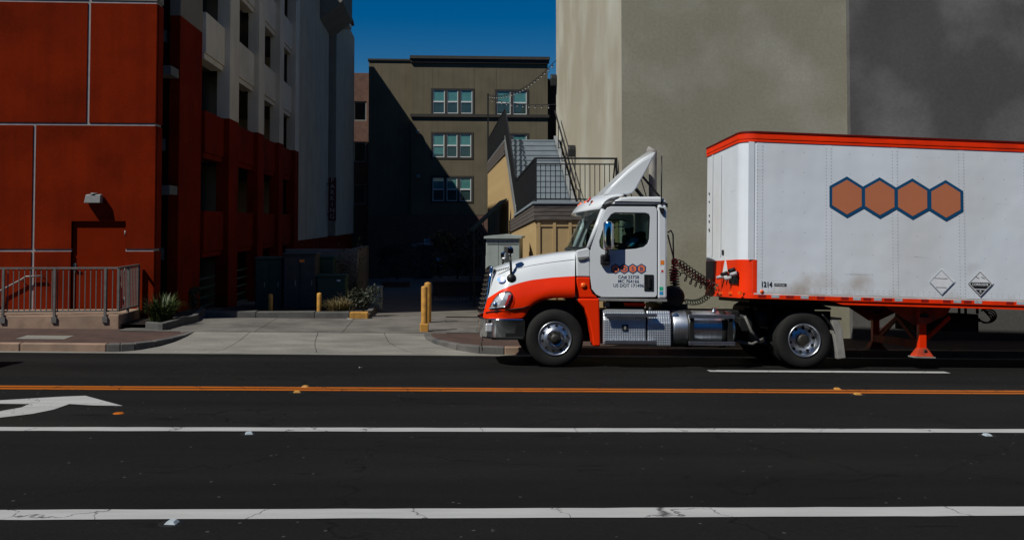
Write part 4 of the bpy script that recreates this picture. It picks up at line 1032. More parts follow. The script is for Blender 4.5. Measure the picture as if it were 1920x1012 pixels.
# ================================================================== TRACTOR
PHI = math.atan(.0556)         # the lane falls away to the gutter, so the truck leans with it
class Frame:
    def __init__(s, origin, rot):
        s.o = Vector(origin); s.rot = rot; s.R = Euler(rot, 'XYZ').to_matrix(); s.Ri = s.R.inverted()
        s.c = s.Ri @ (Vector((0, 0, ZC)) - s.o)
    def __call__(s, px, py, y):
        d = s.Ri @ ray(px, py); t = (y - s.c.y) / d.y; p = s.c + d * t
        return Vector((p.x, y, p.z))
    def xz(s, px, py, y): p = s(px, py, y); return (p.x, p.z)
YN = 17.33
ox = xat(1040, YN, 686)
T = Frame((ox, YN, road_z(ox, YN + .1)), (-PHI, math.atan(.0150), 0))
trk = thing('truck_tractor', 'white and orange day cab truck tractor driving left on the road', 'truck', T.o, T.rot)
W = 2.45; YCN = W / 2
def tz(py, px=1040, y=.1): return T(px, py, y).z
def tx(px, py=600, y=.1): return T(px, py, y).x

# ---- wheels
def wheel(parent, x, y, z, near=True, dual=False, steer=True, R_=.505):
    sgn = 1 if near else -1
    w = bpy.data.objects.new('wheel', None); COL.objects.link(w); w.parent = parent; w.location = (x, y, z)
    if not near: w.rotation_euler = (0, 0, math.pi)
    prof = [(.285, .05), (.30, .022), (.33, .006), (.40, 0), (.455, .010), (.485, .028), (.497, .04)]
    tp = [(r * R_ / .505, h) for r, h in prof]; k = R_
    for g in range(4):
        a = .05 + g * .048; tp += [(k, a), (k, a + .036), (k - .012, a + .038), (k - .012, a + .046)]
    tp += [(k, .242), (k - .008, .25), (k - .05, .272), (.33, .275), (.29, .25)]
    t = MB().lathe(tp, (0, 0, 0), 'y', 64).build('tyre', 'tyre_rubber', w)
    if dual: MB().lathe([(r, h + .33) for r, h in tp], (0, 0, 0), 'y', 48).build('tyre', 'tyre_rubber', w)
    if steer:
        rp = [(.293, .03), (.297, .010), (.290, .0), (.278, .004), (.268, .022), (.262, .03), (.235, .022), (.19, .004), (.172, -.006), (.165, -.020), (.155, -.026), (.09, -.026), (.088, .0)]
        hy, hr_, hc_ = .013, .217, .027; ly, lr = -.03, .128
        rim = MB().lathe(rp, (0, 0, 0), 'y', 64).build('rim', 'polished_alu', w)
        MB().lathe([(.088, -.005), (.086, -.05), (.07, -.07), (.03, -.078), (0, -.078)], (0, 0, 0), 'y', 24).build('hub', 'hub_grease', w)
    else:
        rp = [(.293, .03), (.298, .008), (.290, -.004), (.278, .002), (.268, .02), (.262, .10), (.255, .145), (.235, .155), (.19, .15), (.17, .135), (.10, .135)]
        hy, hr_, hc_ = .148, .213, .027; ly, lr = .128, .14
        rim = MB().lathe(rp, (0, 0, 0), 'y', 64).build('rim', 'polished_alu', w)
        MB().lathe([(.11, .14), (.105, .05), (.085, .035), (.05, .03), (0, .03)], (0, 0, 0), 'y', 24).build('hub', 'hub_grease', w)
    for i in range(10):
        a = 2 * math.pi * (i + .3) / 10; ca, sa = math.cos(a), math.sin(a)
        MB().lathe([(.0, hy - .004), (hc_ * .85, hy - .004), (hc_, hy - .007), (hc_, hy + .01)], (hr_ * ca, 0, hr_ * sa), 'y', 14).build('hand_hole', 'chassis_black', rim)
        a += .3; MB().cyl((lr * math.cos(a), ly - .02, lr * math.sin(a)), (lr * math.cos(a), ly + .01, lr * math.sin(a)), .015, n=6, smooth=False).build('lug_nut', 'polished_alu' if not steer else 'hub_grease', rim)
    return w
wheel(trk, tx(1040), .02, .503); wheel(trk, tx(1040), W - .02, .503, False)
xr_ = tx(1504.5); wheel(trk, xr_, .0, .503, True, True, False); wheel(trk, xr_, W, .503, False, True, False)

# ---- hood
HR = [  # traced rows: (points, sideways position)
    ([(906,597),(940,597),(982,595.5),(988,586),(995,576),(1006,568),(1020,562.5),(1038,559),(1078,558)], .09),
    ([(908,586),(940,582),(982,577),(990,572),(997,566),(1008,560),(1022,554),(1040,551),(1078,550)], .05),
    ([(912,573),(940,562),(985,551),(1010,545),(1034,539),(1078,536)], .06),
    ([(916,561),(936,545),(957,534.5),(976,528),(996,523.5),(1034,520.5),(1078,518.5)], .13),
    ([(919,540),(940,527),(960,517),(996,507),(1034,500),(1078,494)], .19),
    ([(922,512),(940,503),(960,496),(996,486),(1034,478),(1078,472)], .30),
    ([(924,504),(940,497),(957,491),(996,480.5),(1047,472.5),(1078,469.5)], .60),
    ([(921,503),(940,496),(957,489.5),(996,479),(1047,471.5),(1078,468.5)], YCN)]
def wrap(u): return .30 * max(0, 1 - u / .24) ** 2
NCOL = 30
rows = []
for pts, y in HR:
    row = []
    for c in range(NCOL + 1):
        u = c / NCOL; u = u ** 1.15; px = pts[0][0] + (pts[-1][0] - pts[0][0]) * u
        yy = min(y + wrap(u), YCN); p = T(px, interp(px, pts), y); row.append(Vector((p.x, yy, p.z)))
    rows.append(row)
full = rows + [[Vector((p.x, W - p.y, p.z)) for p in r] for r in rows[-2::-1]]
mb = MB(); n = len(full[0]); nr = len(full); mb.v = [tuple(p) for r in full for p in r]
for k in range(nr - 1):
    for i in range(n - 1):
        mb.f.append([k*n+i, k*n+i+1, (k+1)*n+i+1, (k+1)*n+i]); mb.sm.append(True); mb.mi.append(0 if (k < 3 or k >= nr - 4) else 1)
hood = mb.build('hood', ['orange_paint', 'white_paint'], trk, sub=1)
def hood_y(px, py):
    for (pa, ya), (pb, yb) in zip(HR, HR[1:]):
        a, b = interp(px, pa), interp(px, pb)
        if b <= py <= a:
            t = (a - py) / max(a - b, .01); u = (px - 907) / 171; return ya + (yb - ya) * t + wrap(u)
    return .1 + wrap((px - 907) / 171)
def on_hood(px, py, off=.012):
    y = hood_y(px, py); q = T(px, py, y); return Vector((q.x, y - off, q.z))
def patch(poly, name, m, off, parent, centre=None, smooth=False):
    c = centre or (sum(p[0] for p in poly) / len(poly), sum(p[1] for p in poly) / len(poly))
    vs = [on_hood(*c, off)] + [on_hood(*p, off) for p in poly]; n = len(poly)
    inner = [on_hood(c[0] + (p[0]-c[0])*.6, c[1] + (p[1]-c[1])*.6, off) for p in poly]
    vs = [vs[0]] + inner + vs[1:]
    fs = [(0, 1 + i, 1 + (i+1) % n) for i in range(n)] + [(1+i, 1+n+i, 1+n+(i+1) % n, 1+(i+1) % n) for i in range(n)]
    return MB().add(vs, fs, smooth).build(name, m, parent, solid=.004)
hl = [(916,579.5),(920,570),(927.6,557.7),(936.5,549.5),(947,546),(957,546.3),(960.6,551),(959,558.7),(953,572),(947,576.5),(930,579)]
lamp = patch(hl, 'headlight', 'chassis_black', .014, trk)
patch([(940+(x-940)*.9, 563+(y-563)*.88) for x, y in hl], 'reflector', 'lamp_reflector', .024, lamp)
for px, py, r in ((941, 562, .07), (929, 571, .05)):
    q = on_hood(px, py, .03); MB().lathe([(r, 0), (r * .8, -.02), (r * .35, -.03), (0, -.032)], q, 'y', 18).build('lens', 'lamp_glass' if r > .06 else 'chrome', lamp)
patch([(959,551),(957,558),(951,571),(944,575),(949,566),(953,553)], 'side_marker', 'red_lens', .032, lamp)
patch(hl, 'cover', 'lamp_glass', .045, lamp, smooth=True)
MB().tube([on_hood(px, py, .004) for px, py in ((911, 586), (930, 583), (960, 580), (982, 577), (992, 573.5))], .012, 6).build('panel_gap', 'chassis_black', hood)
MB().tube([on_hood(px, py, .0) for px, py in ((962, 505), (996, 497), (1034, 491), (1077, 486))], .004, 5).build('crease', 'label_white', hood)
for k in range(6):          # hood vent slots
    px = 930 + k * 4.2; py = 507 - k * 1.1
    MB().tube([on_hood(px, py + 2.0, .006), on_hood(px + 3, py - 1, .006)], .012, 5).build('vent_slot', 'fixture_grey', hood)
patch([(940 + 8*math.cos(a), 524 + 5.2*math.sin(a)) for a in [i*math.pi/8 for i in range(16)]], 'sticker', 'label_rainbow', .008, hood)
patch([(937,521),(940,521),(943,527),(940,528)], 'sticker', 'label_white', .014, hood)
# arch lining and engine bay keep the wheel well dark
MB().box(tx(988), tx(1080), .34, W - .34, .62, tz(566)).build('engine_bay', 'chassis_black', trk)
MB().box(tx(925), tx(985), .45, W - .45, .45, tz(560)).build('radiator', 'chassis_black', trk)

# ---- grille
gr = [T.xz(*q, .5) for q in ((921, 503), (917, 506), (904.5, 587), (911, 592), (930, 590), (930, 505))]
grl = MB().prism(gr, 'y', .56, W - .56).build('grille', 'chassis_black', trk)
for k in range(10):
    t = k / 9; q = T(918.5 - 13.2 * t, 506 + 80 * t, .5)
    MB().tube([(q.x + .05, .50, q.z), (q.x - .01, .62, q.z), (q.x - .05, YCN, q.z), (q.x - .01, W - .62, q.z), (q.x + .05, W - .50, q.z)], .022, 8).build('grille_bar', 'chrome', grl)
for s in (0, 1):
    pts = [T(px, py, .47) for px, py in ((922, 503), (918.5, 530), (915, 560), (911, 588))]
    MB().tube([(p.x, p.y if s == 0 else W - p.y, p.z) for p in pts], .035, 8).build('grille_surround', 'chrome', grl)
MB().tube([(T(922, 503, .47).x, .47, T(922, 503, .47).z), (T(919, 501, YCN).x, YCN, T(919, 501, YCN).z), (T(922, 503, .47).x, W - .47, T(922, 503, .47).z)], .035, 8).build('grille_surround', 'chrome', grl)

# ---- bumper
plan = [(981, .06), (965, .055), (945, .06), (928, .10), (915, .20), (906, .36), (899.5, .62), (897, YCN)]
P = [(T(px, 615, y).x, y) for px, y in plan]; P = P + [(x, W - y) for x, y in P[-2::-1]]
zt_, zb2 = tz(597, 940), tz(635.5, 940)
def brow(z, push): return [(x + push, y + (push if y < YCN else -push) * .4, z) for x, y in P]
mb = MB(); mb.grid([brow(zb2 + .03, .004), brow((zb2 + zt_) / 2, .0), brow(zt_ - .02, -.004)]); mb.grid([brow(zb2, .03), brow(zb2 + .012, .012), brow(zb2 + .03, .004)]); mb.grid([brow(zt_ - .02, -.004), brow(zt_ - .006, .004), brow(zt_, .02), brow(zt_ + .002, .06)])
bum = mb.build('bumper', 'chrome', trk)
MB().prism([(x + .03, y) for x, y in P], 'z', zb2 + .04, zt_ - .03).build('bumper_core', 'chassis_black', bum)
q = T(916.5, 614, .19); fl = MB().box(q.x - .06, q.x + .06, .12, .17, q.z - .075, q.z + .075).build('fog_light', 'lamp_reflector', trk, bevel=.02); fl.rotation_euler = (0, 0, 0)
MB().tube([(tx(908), .5, zb2 + .02), (tx(905), .45, zb2 - .10), (tx(907), .42, zb2 - .22)], .008, 5).build('tow_strap', 'chassis_black', bum)

# ---- cowl, cab shell
def prism_px(poly, y0, y1, name, m, bevel=0, yref=None, parent=trk):
    return MB().prism([T.xz(px, py, yref if yref is not None else y0) for px, py in poly], 'y', y0, y1).build(name, m, parent, bevel=bevel)
YD0 = .12
prism_px([(1081, 469.5), (1103, 464), (1106.5, 470), (1106.5, 519), (1081, 518.5)], .13, W - .13, 'cowl', 'white_paint', .02)
prism_px([(1081, 519.5), (1106.5, 520), (1107, 540), (1112, 551), (1121, 558), (1081, 558)], .12, W - .12, 'cowl', 'orange_paint', .02)
prism_px([(1083, 559.5), (1124, 559.5), (1125.5, 649), (1112.5, 649), (1110, 628), (1104, 600), (1096, 578), (1085, 566)], .09, .42, 'fender_skirt', 'orange_paint', .025)
MB().prism([T.xz(px, py, .09) for px, py in [(1083, 559.5), (1124, 559.5), (1125.5, 649), (1112.5, 649), (1110, 628), (1104, 600), (1096, 578), (1085, 566)]], 'y', W - .42, W - .09).build('fender_skirt', 'orange_paint', trk, bevel=.025)
q = T(1094, 535, .12); MB().lathe([(.05, .0), (.045, -.02), (.02, -.03), (0, -.03)], (q.x, .119, q.z), 'y', 16).build('side_marker', 'amber_lens', trk)
prism_px([(1083, 482), (1104, 480), (1104, 484), (1092, 488), (1084, 488)], .10, .16, 'hood_latch', 'fixture_grey', .01)
win = [(1127.5,466),(1124.5,461),(1124,452),(1130,432),(1140,410),(1146,402),(1153,398.5),(1210,399),(1217,401.5),(1219,407),(1217,448),(1214,457),(1207,463),(1192,466.5),(1150,469),(1134,469)]
dor = [(1107,520),(1107,470),(1112,452),(1124,420),(1133,397),(1139,389),(1146,387),(1228,387.5),(1231,390),(1232,396),(1232,553),(1229,557),(1128,557),(1118,552),(1110,542)]
wl_ = [T.xz(px, py, YD0) for px, py in win]; dl = [T.xz(px, py, YD0) for px, py in dor]
door_ = MB().ring(dl, wl_, 'y', YD0, YD0 + .06).build('door', 'white_paint', trk, bevel=.012)
door_f = MB().ring(dl, wl_, 'y', W - YD0 - .06, W - YD0).build('door', 'white_paint', trk, bevel=.012)
wc_ = (sum(p[0] for p in wl_) / len(wl_), sum(p[1] for p in wl_) / len(wl_))
def scl(poly, k): return [(wc_[0] + (x - wc_[0]) * k, wc_[1] + (z - wc_[1]) * k) for x, z in poly]
for d, y0 in ((door_, YD0), (door_f, W - YD0 - .06)):
    MB().ring(scl(wl_, 1.0), scl(wl_, .955), 'y', y0 + .004, y0 + .05).build('window_seal', 'black_plastic', d)
    MB().prism(scl(wl_, .97), 'y', y0 + .028, y0 + .033).build('window', 'cab_glass', d)
# jamb behind the door edge, rear corner panel, roof, back, floor
prism_px([(1104, 466), (1131, 391), (1140, 382), (1252, 381), (1252, 388.5), (1142, 389), (1134, 400), (1110, 466)], .15, .22, 'door_frame', 'chassis_black')
prism_px([(1233, 383), (1249, 384), (1251, 390), (1251, 560), (1233, 560)], .125, .30, 'corner_panel', 'white_paint', .035)
MB().prism([T.xz(px, py, .125) for px, py in [(1233, 383), (1249, 384), (1251, 390), (1251, 560), (1233, 560)]], 'y', W - .30, W - .125).build('corner_panel', 'white_paint', trk, bevel=.035)
bx_ = tx(1250, 450)
MB().ring([(.301, tz(562, 1240)), (W - .301, tz(562, 1240)), (W - .301, tz(386, 1240)), (.301, tz(386, 1240))], [(.6, tz(455, 1240)), (W - .6, tz(455, 1240)), (W - .6, tz(405, 1240)), (.6, tz(405, 1240))], 'x', bx_ - .06, bx_ - .005).build('back_wall', 'white_paint', trk)
MB().box(bx_ - .04, bx_ - .03, .6, W - .6, tz(455, 1240), tz(405, 1240)).build('rear_window', 'cab_glass', trk)
prism_px([(1150, 384), (1152, 376), (1164, 370.5), (1180, 368.5), (1238, 368.5), (1246, 371.5), (1250, 378), (1251, 385)], .14, W - .14, 'roof', 'white_paint', .04)
MB().box(tx(1152, 376), tx(1249, 376), .128, .139, tz(379.5, 1200), tz(377.5, 1200)).build('roof_seam', 'chassis_black', trk)
prism_px([(1107, 552), (1251, 556), (1251, 566), (1107, 564)], .2, W - .2, 'floor', 'chassis_black')
prism_px([(1122, 558.5), (1251, 561), (1251, 565.5), (1124, 564)], .13, .2, 'sill', 'fixture_grey', .006)
# windscreen
sb_, stp = T(1104, 464.5, .17), T(1131, 393, .2); cb_, ct = T(1062, 467, YCN), T(1098, 394, YCN)
mb = MB(); rowsw = []
for k in range(7):
    t = k / 6; row = []
    for i in range(17):
        s = -1 + 2 * i / 16; f = 1 - abs(s) ** 2.4
        a = sb_.lerp(stp, t); c = cb_.lerp(ct, t); row.append((a.x + (c.x - a.x) * f, YCN + s * 1.05, a.z + (c.z - a.z) * f))
    rowsw.append(row)
mb.grid(rowsw); mb.build('windscreen', 'cab_glass', trk)
for s in (0, 1):
    MB().tube([(sb_.x, .16 if not s else W - .16, sb_.z), (stp.x, .17 if not s else W - .17, stp.z)], .05, 8).build('a_pillar', 'white_paint', trk)
MB().tube([r for r in rowsw[0]], .02, 6).build('windscreen_seal', 'black_plastic', trk)
dash = MB().box(tx(1090, 470), tx(1128, 470), .2, W - .2, tz(500, 1110), tz(466, 1110)).build('dashboard', 'seat_cloth', trk)
MB().tube([(p[0] - .03, p[1], p[2] + .02) for p in rowsw[0][3:8]], .012, 5).build('wiper', 'black_plastic', trk)

# ---- visor cap over the windscreen
lipc, lips = T(1073, 402.5, YCN), T(1129, 392.5, .14)
m1c, m1s = T(1083, 387, YCN), T(1129, 384, .12)
m2c, m2s = T(1103, 373, YCN), T(1138, 374.5, .14)
m3c, m3s = T(1128, 365.5, YCN), T(1150, 369, .22)
m4c, m4s = T(1170, 364.5, YCN), T(1168, 368, .26)
rv = []
for c, s_ in ((lipc, lips), (m1c, m1s), (m2c, m2s), (m3c, m3s), (m4c, m4s)):
    row = []
    for i in range(21):
        s = -1 + 2 * i / 20; f = 1 - abs(s) ** 2.6; hw = YCN - s_.y
        row.append((s_.x + (c.x - s_.x) * f, YCN + s * hw, s_.z + (c.z - s_.z) * f))
    rv.append(row)
mb = MB(); mb.grid(rv); vis = mb.build('sun_visor', 'white_paint', trk, solid=.03, sub=1)
for i in (3, 6, 10, 14, 17):
    a = Vector(rv[1][i]) ; b = Vector(rv[2][i]); q = a.lerp(b, .35); MB().lathe([(.0, .03), (.02, .022), (.03, .0), (.03, -.02)], q + Vector((-.01, 0, .0)), 'z', 10).build('marker_light', 'amber_lens', vis)
q0, q1 = T(1101, 378.5, .5), T(1106, 372, .5)
MB().tube([T(1101, 379, .42), T(1107.5, 371, .42)], .02, 6).build('marker_light', 'red_lens', vis)
# shadow-side filler between visor and door top
prism_px([(1130, 394), (1138, 385), (1152, 380), (1164, 371), (1164, 386), (1140, 388)], .16, W - .16, 'roof_header', 'white_paint', .02)

# ---- roof air deflector with its struts
df = [(1133, 366), (1150, 348), (1178, 322), (1205, 301), (1229, 287.5), (1216, 313), (1204, 334), (1194, 352), (1187, 361), (1178, 364.5), (1160, 366)]
pl_ = [T.xz(px, py, .42) for px, py in df]
dfl = bpy.data.objects.new('air_deflector', None); COL.objects.link(dfl); dfl.parent = trk
for y0 in (.42, W - .47): MB().prism(pl_, 'y', y0, y0 + .05).build('end_plate', 'white_paint', dfl, bevel=.02)
top = [T(px, py, .42) for px, py in df[:5]]
mb = MB(); mb.grid([[(p.x, y, p.z + .10 * (1 - ((y - YCN) / (YCN - .44)) ** 2) * k / 4) for y in frange(.43, W - .43, 10)] for k, p in enumerate(top)]); mb.build('fairing', 'white_paint', dfl, solid=.03)
for a, b, r in (((1204, 330), (1237, 369), .022), ((1190, 350), (1206, 369), .022), ((1202, 336), (1212, 369), .010)):
    for y in (.6, W - .6): MB().tube([T(*a, .6) + Vector((0, y - .6, 0)), T(*b, .6) + Vector((0, y - .6, 0))], r, 6).build('strut', 'black_metal', dfl)
q0, q1 = T(1240.5, 384, .1), T(1241, 292, .1)
ant = MB().tube([q0 + Vector((0, .02, 0)), q1 + Vector((0, .02, 0))], .012, 6).build('antenna', 'black_plastic', trk)
prism_px([(1236, 389), (1246, 390), (1244, 402), (1239, 399)], .085, .125, 'antenna_mount', 'black_plastic', .006)
# exhaust stack behind the cab, far side
e0, e1 = T(1223, 560, W - .45), T(1223, 300, W - .45); ex_ = tx(1258) 
st_x = T(1224, 340, W - .5).x
MB().tube([(st_x, W - .5, .9), (st_x, W - .5, tz(295, 1224, W - .5)), (st_x + .02, W - .5, tz(287, 1224, W - .5)), (st_x - .12, W - .5, tz(281, 1224, W - .5))], .08, 14).build('exhaust_stack', 'mudflap_grey', trk)

# ---- mirrors
def rbox(c, w, d, h, name, m, parent, bevel=.03): return MB().box(c[0]-w/2, c[0]+w/2, c[1]-d/2, c[1]+d/2, c[2]-h/2, c[2]+h/2).build(name, m, parent, bevel=bevel)
for s in (0, 1):
    yy = .0 if s == 0 else W - .0; sg = 1 if s == 0 else -1
    c = T(1140.5, 441.5, .0)
    mr = bpy.data.objects.new('door_mirror', None); COL.objects.link(mr); mr.parent = trk
    mb = MB(); mb.grid([[(c.x + .09 * k * (math.cos(a) if math.cos(a) < 0 else .92 * math.cos(a)), yy + .085 * k * math.sin(a), c.z + h) for a in [2 * math.pi * i / 28 for i in range(28)]]
              for k, h in ((.05, -.255), (.7, -.25), (.93, -.235), (1, -.2), (1, .2), (.93, .235), (.7, .25), (.05, .255))], True, True); mb.build('housing', 'chrome', mr)
    MB().box(c.x + .084, c.x + .088, yy - .055, yy + .055, c.z - .21, c.z + .21).build('glass', 'lamp_reflector', mr)
    a = T(1139, 470, -.05); b = T(1136, 487, .0)
    MB().tube([(a.x, yy, c.z - .23), (a.x, yy, c.z - .33), (b.x, yy + sg * .05, b.z), (b.x, yy + sg * .12, b.z)], .035, 8).build('arm', 'black_plastic', mr)
    rbox((b.x, yy + sg * .075, b.z), .17, .09, .19, 'mount', 'black_plastic', mr, .03)
for (hp_, y, k) in ((((957, 470), (957.5, 495), (959, 522)), .2, 0), (((943.5, 479), (943, 492), (943, 500)), W - .35, 1)):
    hm = bpy.data.objects.new('hood_mirror', None); COL.objects.link(hm); hm.parent = trk
    c = T(*hp_[0], y); mid = T(*hp_[1], y); ft = T(*hp_[2], y)
    rbox((c.x, y, c.z), .09, .16, .14, 'housing', 'chrome', hm, .03)
    MB().box(c.x + .046, c.x + .05, y - .06, y + .06, c.z - .05, c.z + .05).build('glass', 'lamp_reflector', hm)
    MB().tube([(c.x - .01, y, c.z - .06), (mid.x, y - .02, mid.z), (ft.x, y + .0, ft.z)], .022, 8).build('stalk', 'black_plastic', hm)
    if k == 0: MB().lathe([(0, -.05), (.06, -.045), (.085, -.01), (.085, .05)], (ft.x, y - .02, ft.z), 'y', 16).build('mount', 'black_plastic', hm)

# ---- door fittings and lettering
q = T(1216.5, 530, YD0)
hd = MB().box(q.x - .085, q.x + .085, YD0 - .012, YD0 + .0, q.z - .145, q.z + .145).build('handle', 'black_plastic', door_, bevel=.03)
MB().box(q.x - .02, q.x + .03, YD0 - .035, YD0 - .013, q.z - .09, q.z + .08).build('grip', 'black_plastic', hd, bevel=.008)
def hexagon(c, r, y0, y1, name, m, parent): return MB().prism([(c[0] + r*math.sin(i*math.pi/3), c[1] + r*math.cos(i*math.pi/3)) for i in range(6)], 'y', y0, y1).build(name, m, parent)
for i, ch in enumerate('AOSB'):
    c = T(1154 + i * 16.2, 503.8, YD0); yo = YD0 - .0022 - .0004 * (i % 2)
    h1 = hexagon((c.x, c.z), .093, yo, YD0 - .001, 'logo_border', 'logo_blue', door_)
    hexagon((c.x, c.z), .070, YD0 - .0035, YD0 - .0027, 'logo_hexagon', 'logo_orange', door_)
    lettering(ch, .10, 'logo_blue', door_, (c.x, YD0 - .0045, c.z - .036), FRONT, 'logo_letter', 'CENTER', .0005, 1.1, .002)
for body, py, px in (('CA# 23738', 522, 1178.5), ('MC 764166', 530, 1178.5), ('US DOT 171496', 538, 1178.5)):
    c = T(px, py, YD0); lettering(body, .080, 'letter_navy', door_, (c.x, YD0 - .002, c.z), FRONT, 'lettering', 'CENTER', .0006, 1.0, .001)
for px, py, w, h, m in ((1242, 492, .07, .075, 'label_orange'), (1242, 505, .07, .11, 'label_white'), (1240, 541, .07, .065, 'label_green'), (1240, 549.5, .07, .06, 'label_blue')):
    c = T(px, py, .12); MB().box(c.x - w/2, c.x + w/2, .1225, .1245, c.z - h/2, c.z + h/2).build('sticker', m, trk)
c = T(1242, 506, .12); MB().box(c.x - .02, c.x + .02, .1215, .1222, c.z - .04, c.z).build('sticker', 'red_lens', trk)

# ---- seats and steering wheel
for y in (.38, 1.6):
    MB().box(tx(1170, 500), tx(1215, 500), y, y + .5, .95, tz(486, 1190)).box(tx(1203, 450), tx(1218, 450), y + .02, y + .48, tz(486, 1190) - .02, tz(432, 1205)).build('seat', 'seat_cloth', trk, bevel=.04)
sw = T(1143, 470, .62)
MB().tube([sw + Vector((math.cos(a) * .03 - math.sin(a) * 0 + .09 * math.sin(a), .23 * math.cos(a), .20 * math.sin(a))) for a in [i * math.pi / 10 for i in range(21)]], .016, 6).build('steering_wheel', 'black_plastic', trk)

# ---- battery box, tank, steps
def steps(px0, px1, py0, py1, n=2, yb=.05):
    for k, py in enumerate((py0, py1)):
        a, b = tx(px0, py), tx(px1, py); z = tz(py, px0, .0)
        s_ = MB().box(a, b, -.075, -.045, z - .032, z + .032).build('step', 'brushed_alu', trk, bevel=.005)
        MB().box(a + .02, b - .02, -.044, .05, z + .0, z + .012).build('tread', 'tread_plate', s_)
        for i in range(9): x = a + .06 + (b - a - .12) * i / 8; MB().box(x - .012, x + .012, -.038, .04, z + .0125, z + .016).build('grip_bar', 'chassis_black', s_)
bxp = [(.05, tz(646, 1170)), (.04, tz(640, 1170)), (.04, tz(600, 1170)), (.09, tz(586, 1170)), (.2, tz(580, 1170)), (.75, tz(580, 1170)), (.75, tz(646, 1170))]
bb = MB().prism(bxp, 'x', tx(1131), tx(1209.5)).build('battery_box', 'tread_plate', trk, bevel=.012)
MB().prism([(y + .01, z + (.0 if i not in (0, 6) else .004)) for i, (y, z) in enumerate(bxp)], 'x', tx(1209.6), tx(1213)).build('box_gap', 'chassis_black', bb)
MB().prism([(.05, tz(648, 1235)), (.045, tz(606, 1235)), (.13, tz(583, 1235)), (.75, tz(581, 1235)), (.75, tz(648, 1235))], 'x', tx(1213.2), tx(1257)).build('tool_box', 'tread_plate', trk, bevel=.012)
q = T(1172, 614, .04); lt = MB().box(q.x - .055, q.x + .055, .025, .0395, q.z - .055, q.z + .055).build('latch', 'chassis_black', bb, bevel=.01); MB().box(q.x - .02, q.x + .015, .016, .0245, q.z - .035, q.z + .035).build('latch_pull', 'fixture_grey', lt)
q = T(1219.5, 582, .2); MB().cyl((q.x, .2, q.z - .02), (q.x, .2, q.z + .06), .04, n=14).build('filler_cap', 'black_plastic', trk)
steps(1131, 1228, 590, 640.5)
tr_ = (tz(582, 1320, .36) - tz(650, 1320, .36)) / 2; tcz = (tz(582, 1320, .36) + tz(650, 1320, .36)) / 2; tcy = .05 + tr_; ta, tb = tx(1261), tx(1379)
mb = MB(); mb.lathe([(0, ta), (tr_ - .05, ta), (tr_ - .015, ta + .012), (tr_, ta + .04), (tr_, tb - .04), (tr_ - .015, tb - .012), (tr_ - .05, tb), (0, tb)], (0, tcy, tcz), 'x', 48)
tank = mb.build('fuel_tank', 'brushed_alu', trk)
for a, b in ((1289, 1300), (1353, 1365)):
    MB().lathe([(tr_ + .001, tx(a)), (tr_ + .008, tx(a) + .003), (tr_ + .008, tx(b) - .003), (tr_ + .001, tx(b))], (0, tcy, tcz), 'x', 48).build('tank_strap', 'chassis_black', tank)
q = T(1337, 585, tcy); MB().cyl((q.x, tcy - .08, tcz + tr_ - .01), (q.x, tcy - .09, tcz + tr_ + .045), .045, n=14).build('filler_cap', 'chrome', tank)
MB().lathe([(0, -.006), (.055, -.004), (.06, 0)], (tx(1268), tcy - tr_ * .72, tcz + tr_ * .70), 'y', 14).build('label', 'letter_navy', tank)
steps(1287, 1373, 592.5, 643)
for px in (1290, 1362):
    MB().box(tx(px), tx(px + 8), -.04, .045, tz(647, px), tz(589, px)).build('step_bracket', 'chassis_black', trk)
prism_px([(1169, 567), (1211, 568), (1210, 575), (1172, 574)], .35, .5, 'air_line_box', 'orange_paint', .01)
prism_px([(1133, 566), (1143, 566), (1143, 575), (1133, 575)], .3, .45, 'cab_mount', 'fixture_grey', .01)

# ---- frame, axles, fifth wheel, suspension
for y in (.78, W - .88): MB().box(tx(930), tx(1585), y, y + .1, .72, 1.0).build('frame_rail', 'chassis_black', trk)
for px in (1100, 1250, 1400, 1575): MB().box(tx(px), tx(px) + .12, .88, W - .88, .74, .98).build('cross_member', 'chassis_black', trk)
MB().cyl((tx(1040), .3, .5), (tx(1040), W - .3, .5), .06, n=10).build('axle', 'chassis_black', trk)
ax = MB().cyl((xr_, .3, .503), (xr_, W - .3, .503), .10, n=12).build('axle', 'chassis_black', trk)
MB().lathe([(0, -.3), (.16, -.26), (.24, 0), (.16, .26), (0, .3)], (xr_, YCN, .503), 'y', 20).build('differential', 'chassis_black', ax)
MB().cyl((tx(1110), YCN, .72), (xr_ - .2, YCN, .55), .05, n=8).build('drive_shaft', 'chassis_black', trk)
MB().box(tx(1090), tx(1200), .9, W - .9, .4, .95).build('gearbox', 'chassis_black', trk, bevel=.05)
fw = MB().prism([T.xz(px, py, .7) for px, py in ((1405, 574), (1420, 565), (1530, 568), (1560, 577), (1560, 581), (1405, 579))], 'y', .72, W - .72).build('fifth_wheel', 'chassis_black', trk, bevel=.015)
for px in (1420, 1450, 1480, 1510): MB().box(tx(px), tx(px + 14), .85, W - .85, .98, tz(577, px, .7)).build('fifth_wheel_mount', 'chassis_black', fw)
rnd = random.Random(5)
for k in range(14):
    px = 1388 + k * 9; y = .45 + rnd.random() * .3; z = rnd.uniform(.55, 1.0); s_ = rnd.uniform(.05, .13)
    if abs(px - 1505) < 30: continue
    MB().box(tx(px) - s_, tx(px) + s_, y - s_, y + s_, z - s_, z + s_).build('bracket', 'chassis_black', trk, bevel=.02)
prism_px([(1388, 590), (1400, 590), (1418, 632), (1440, 640), (1440, 648), (1410, 640)], .45, .58, 'suspension_arm', 'utility_dark', .02)
for s in (.45, W - .6): MB().cyl((tx(1440), s, .72), (tx(1440), s, 1.02), .12, n=16).build('air_bag', 'chassis_black', trk)
MB().tube([T(1396, 592, .35), T(1408, 620, .35), T(1420, 634, .35)], .03, 8).build('shock_absorber', 'rail_grey', trk)
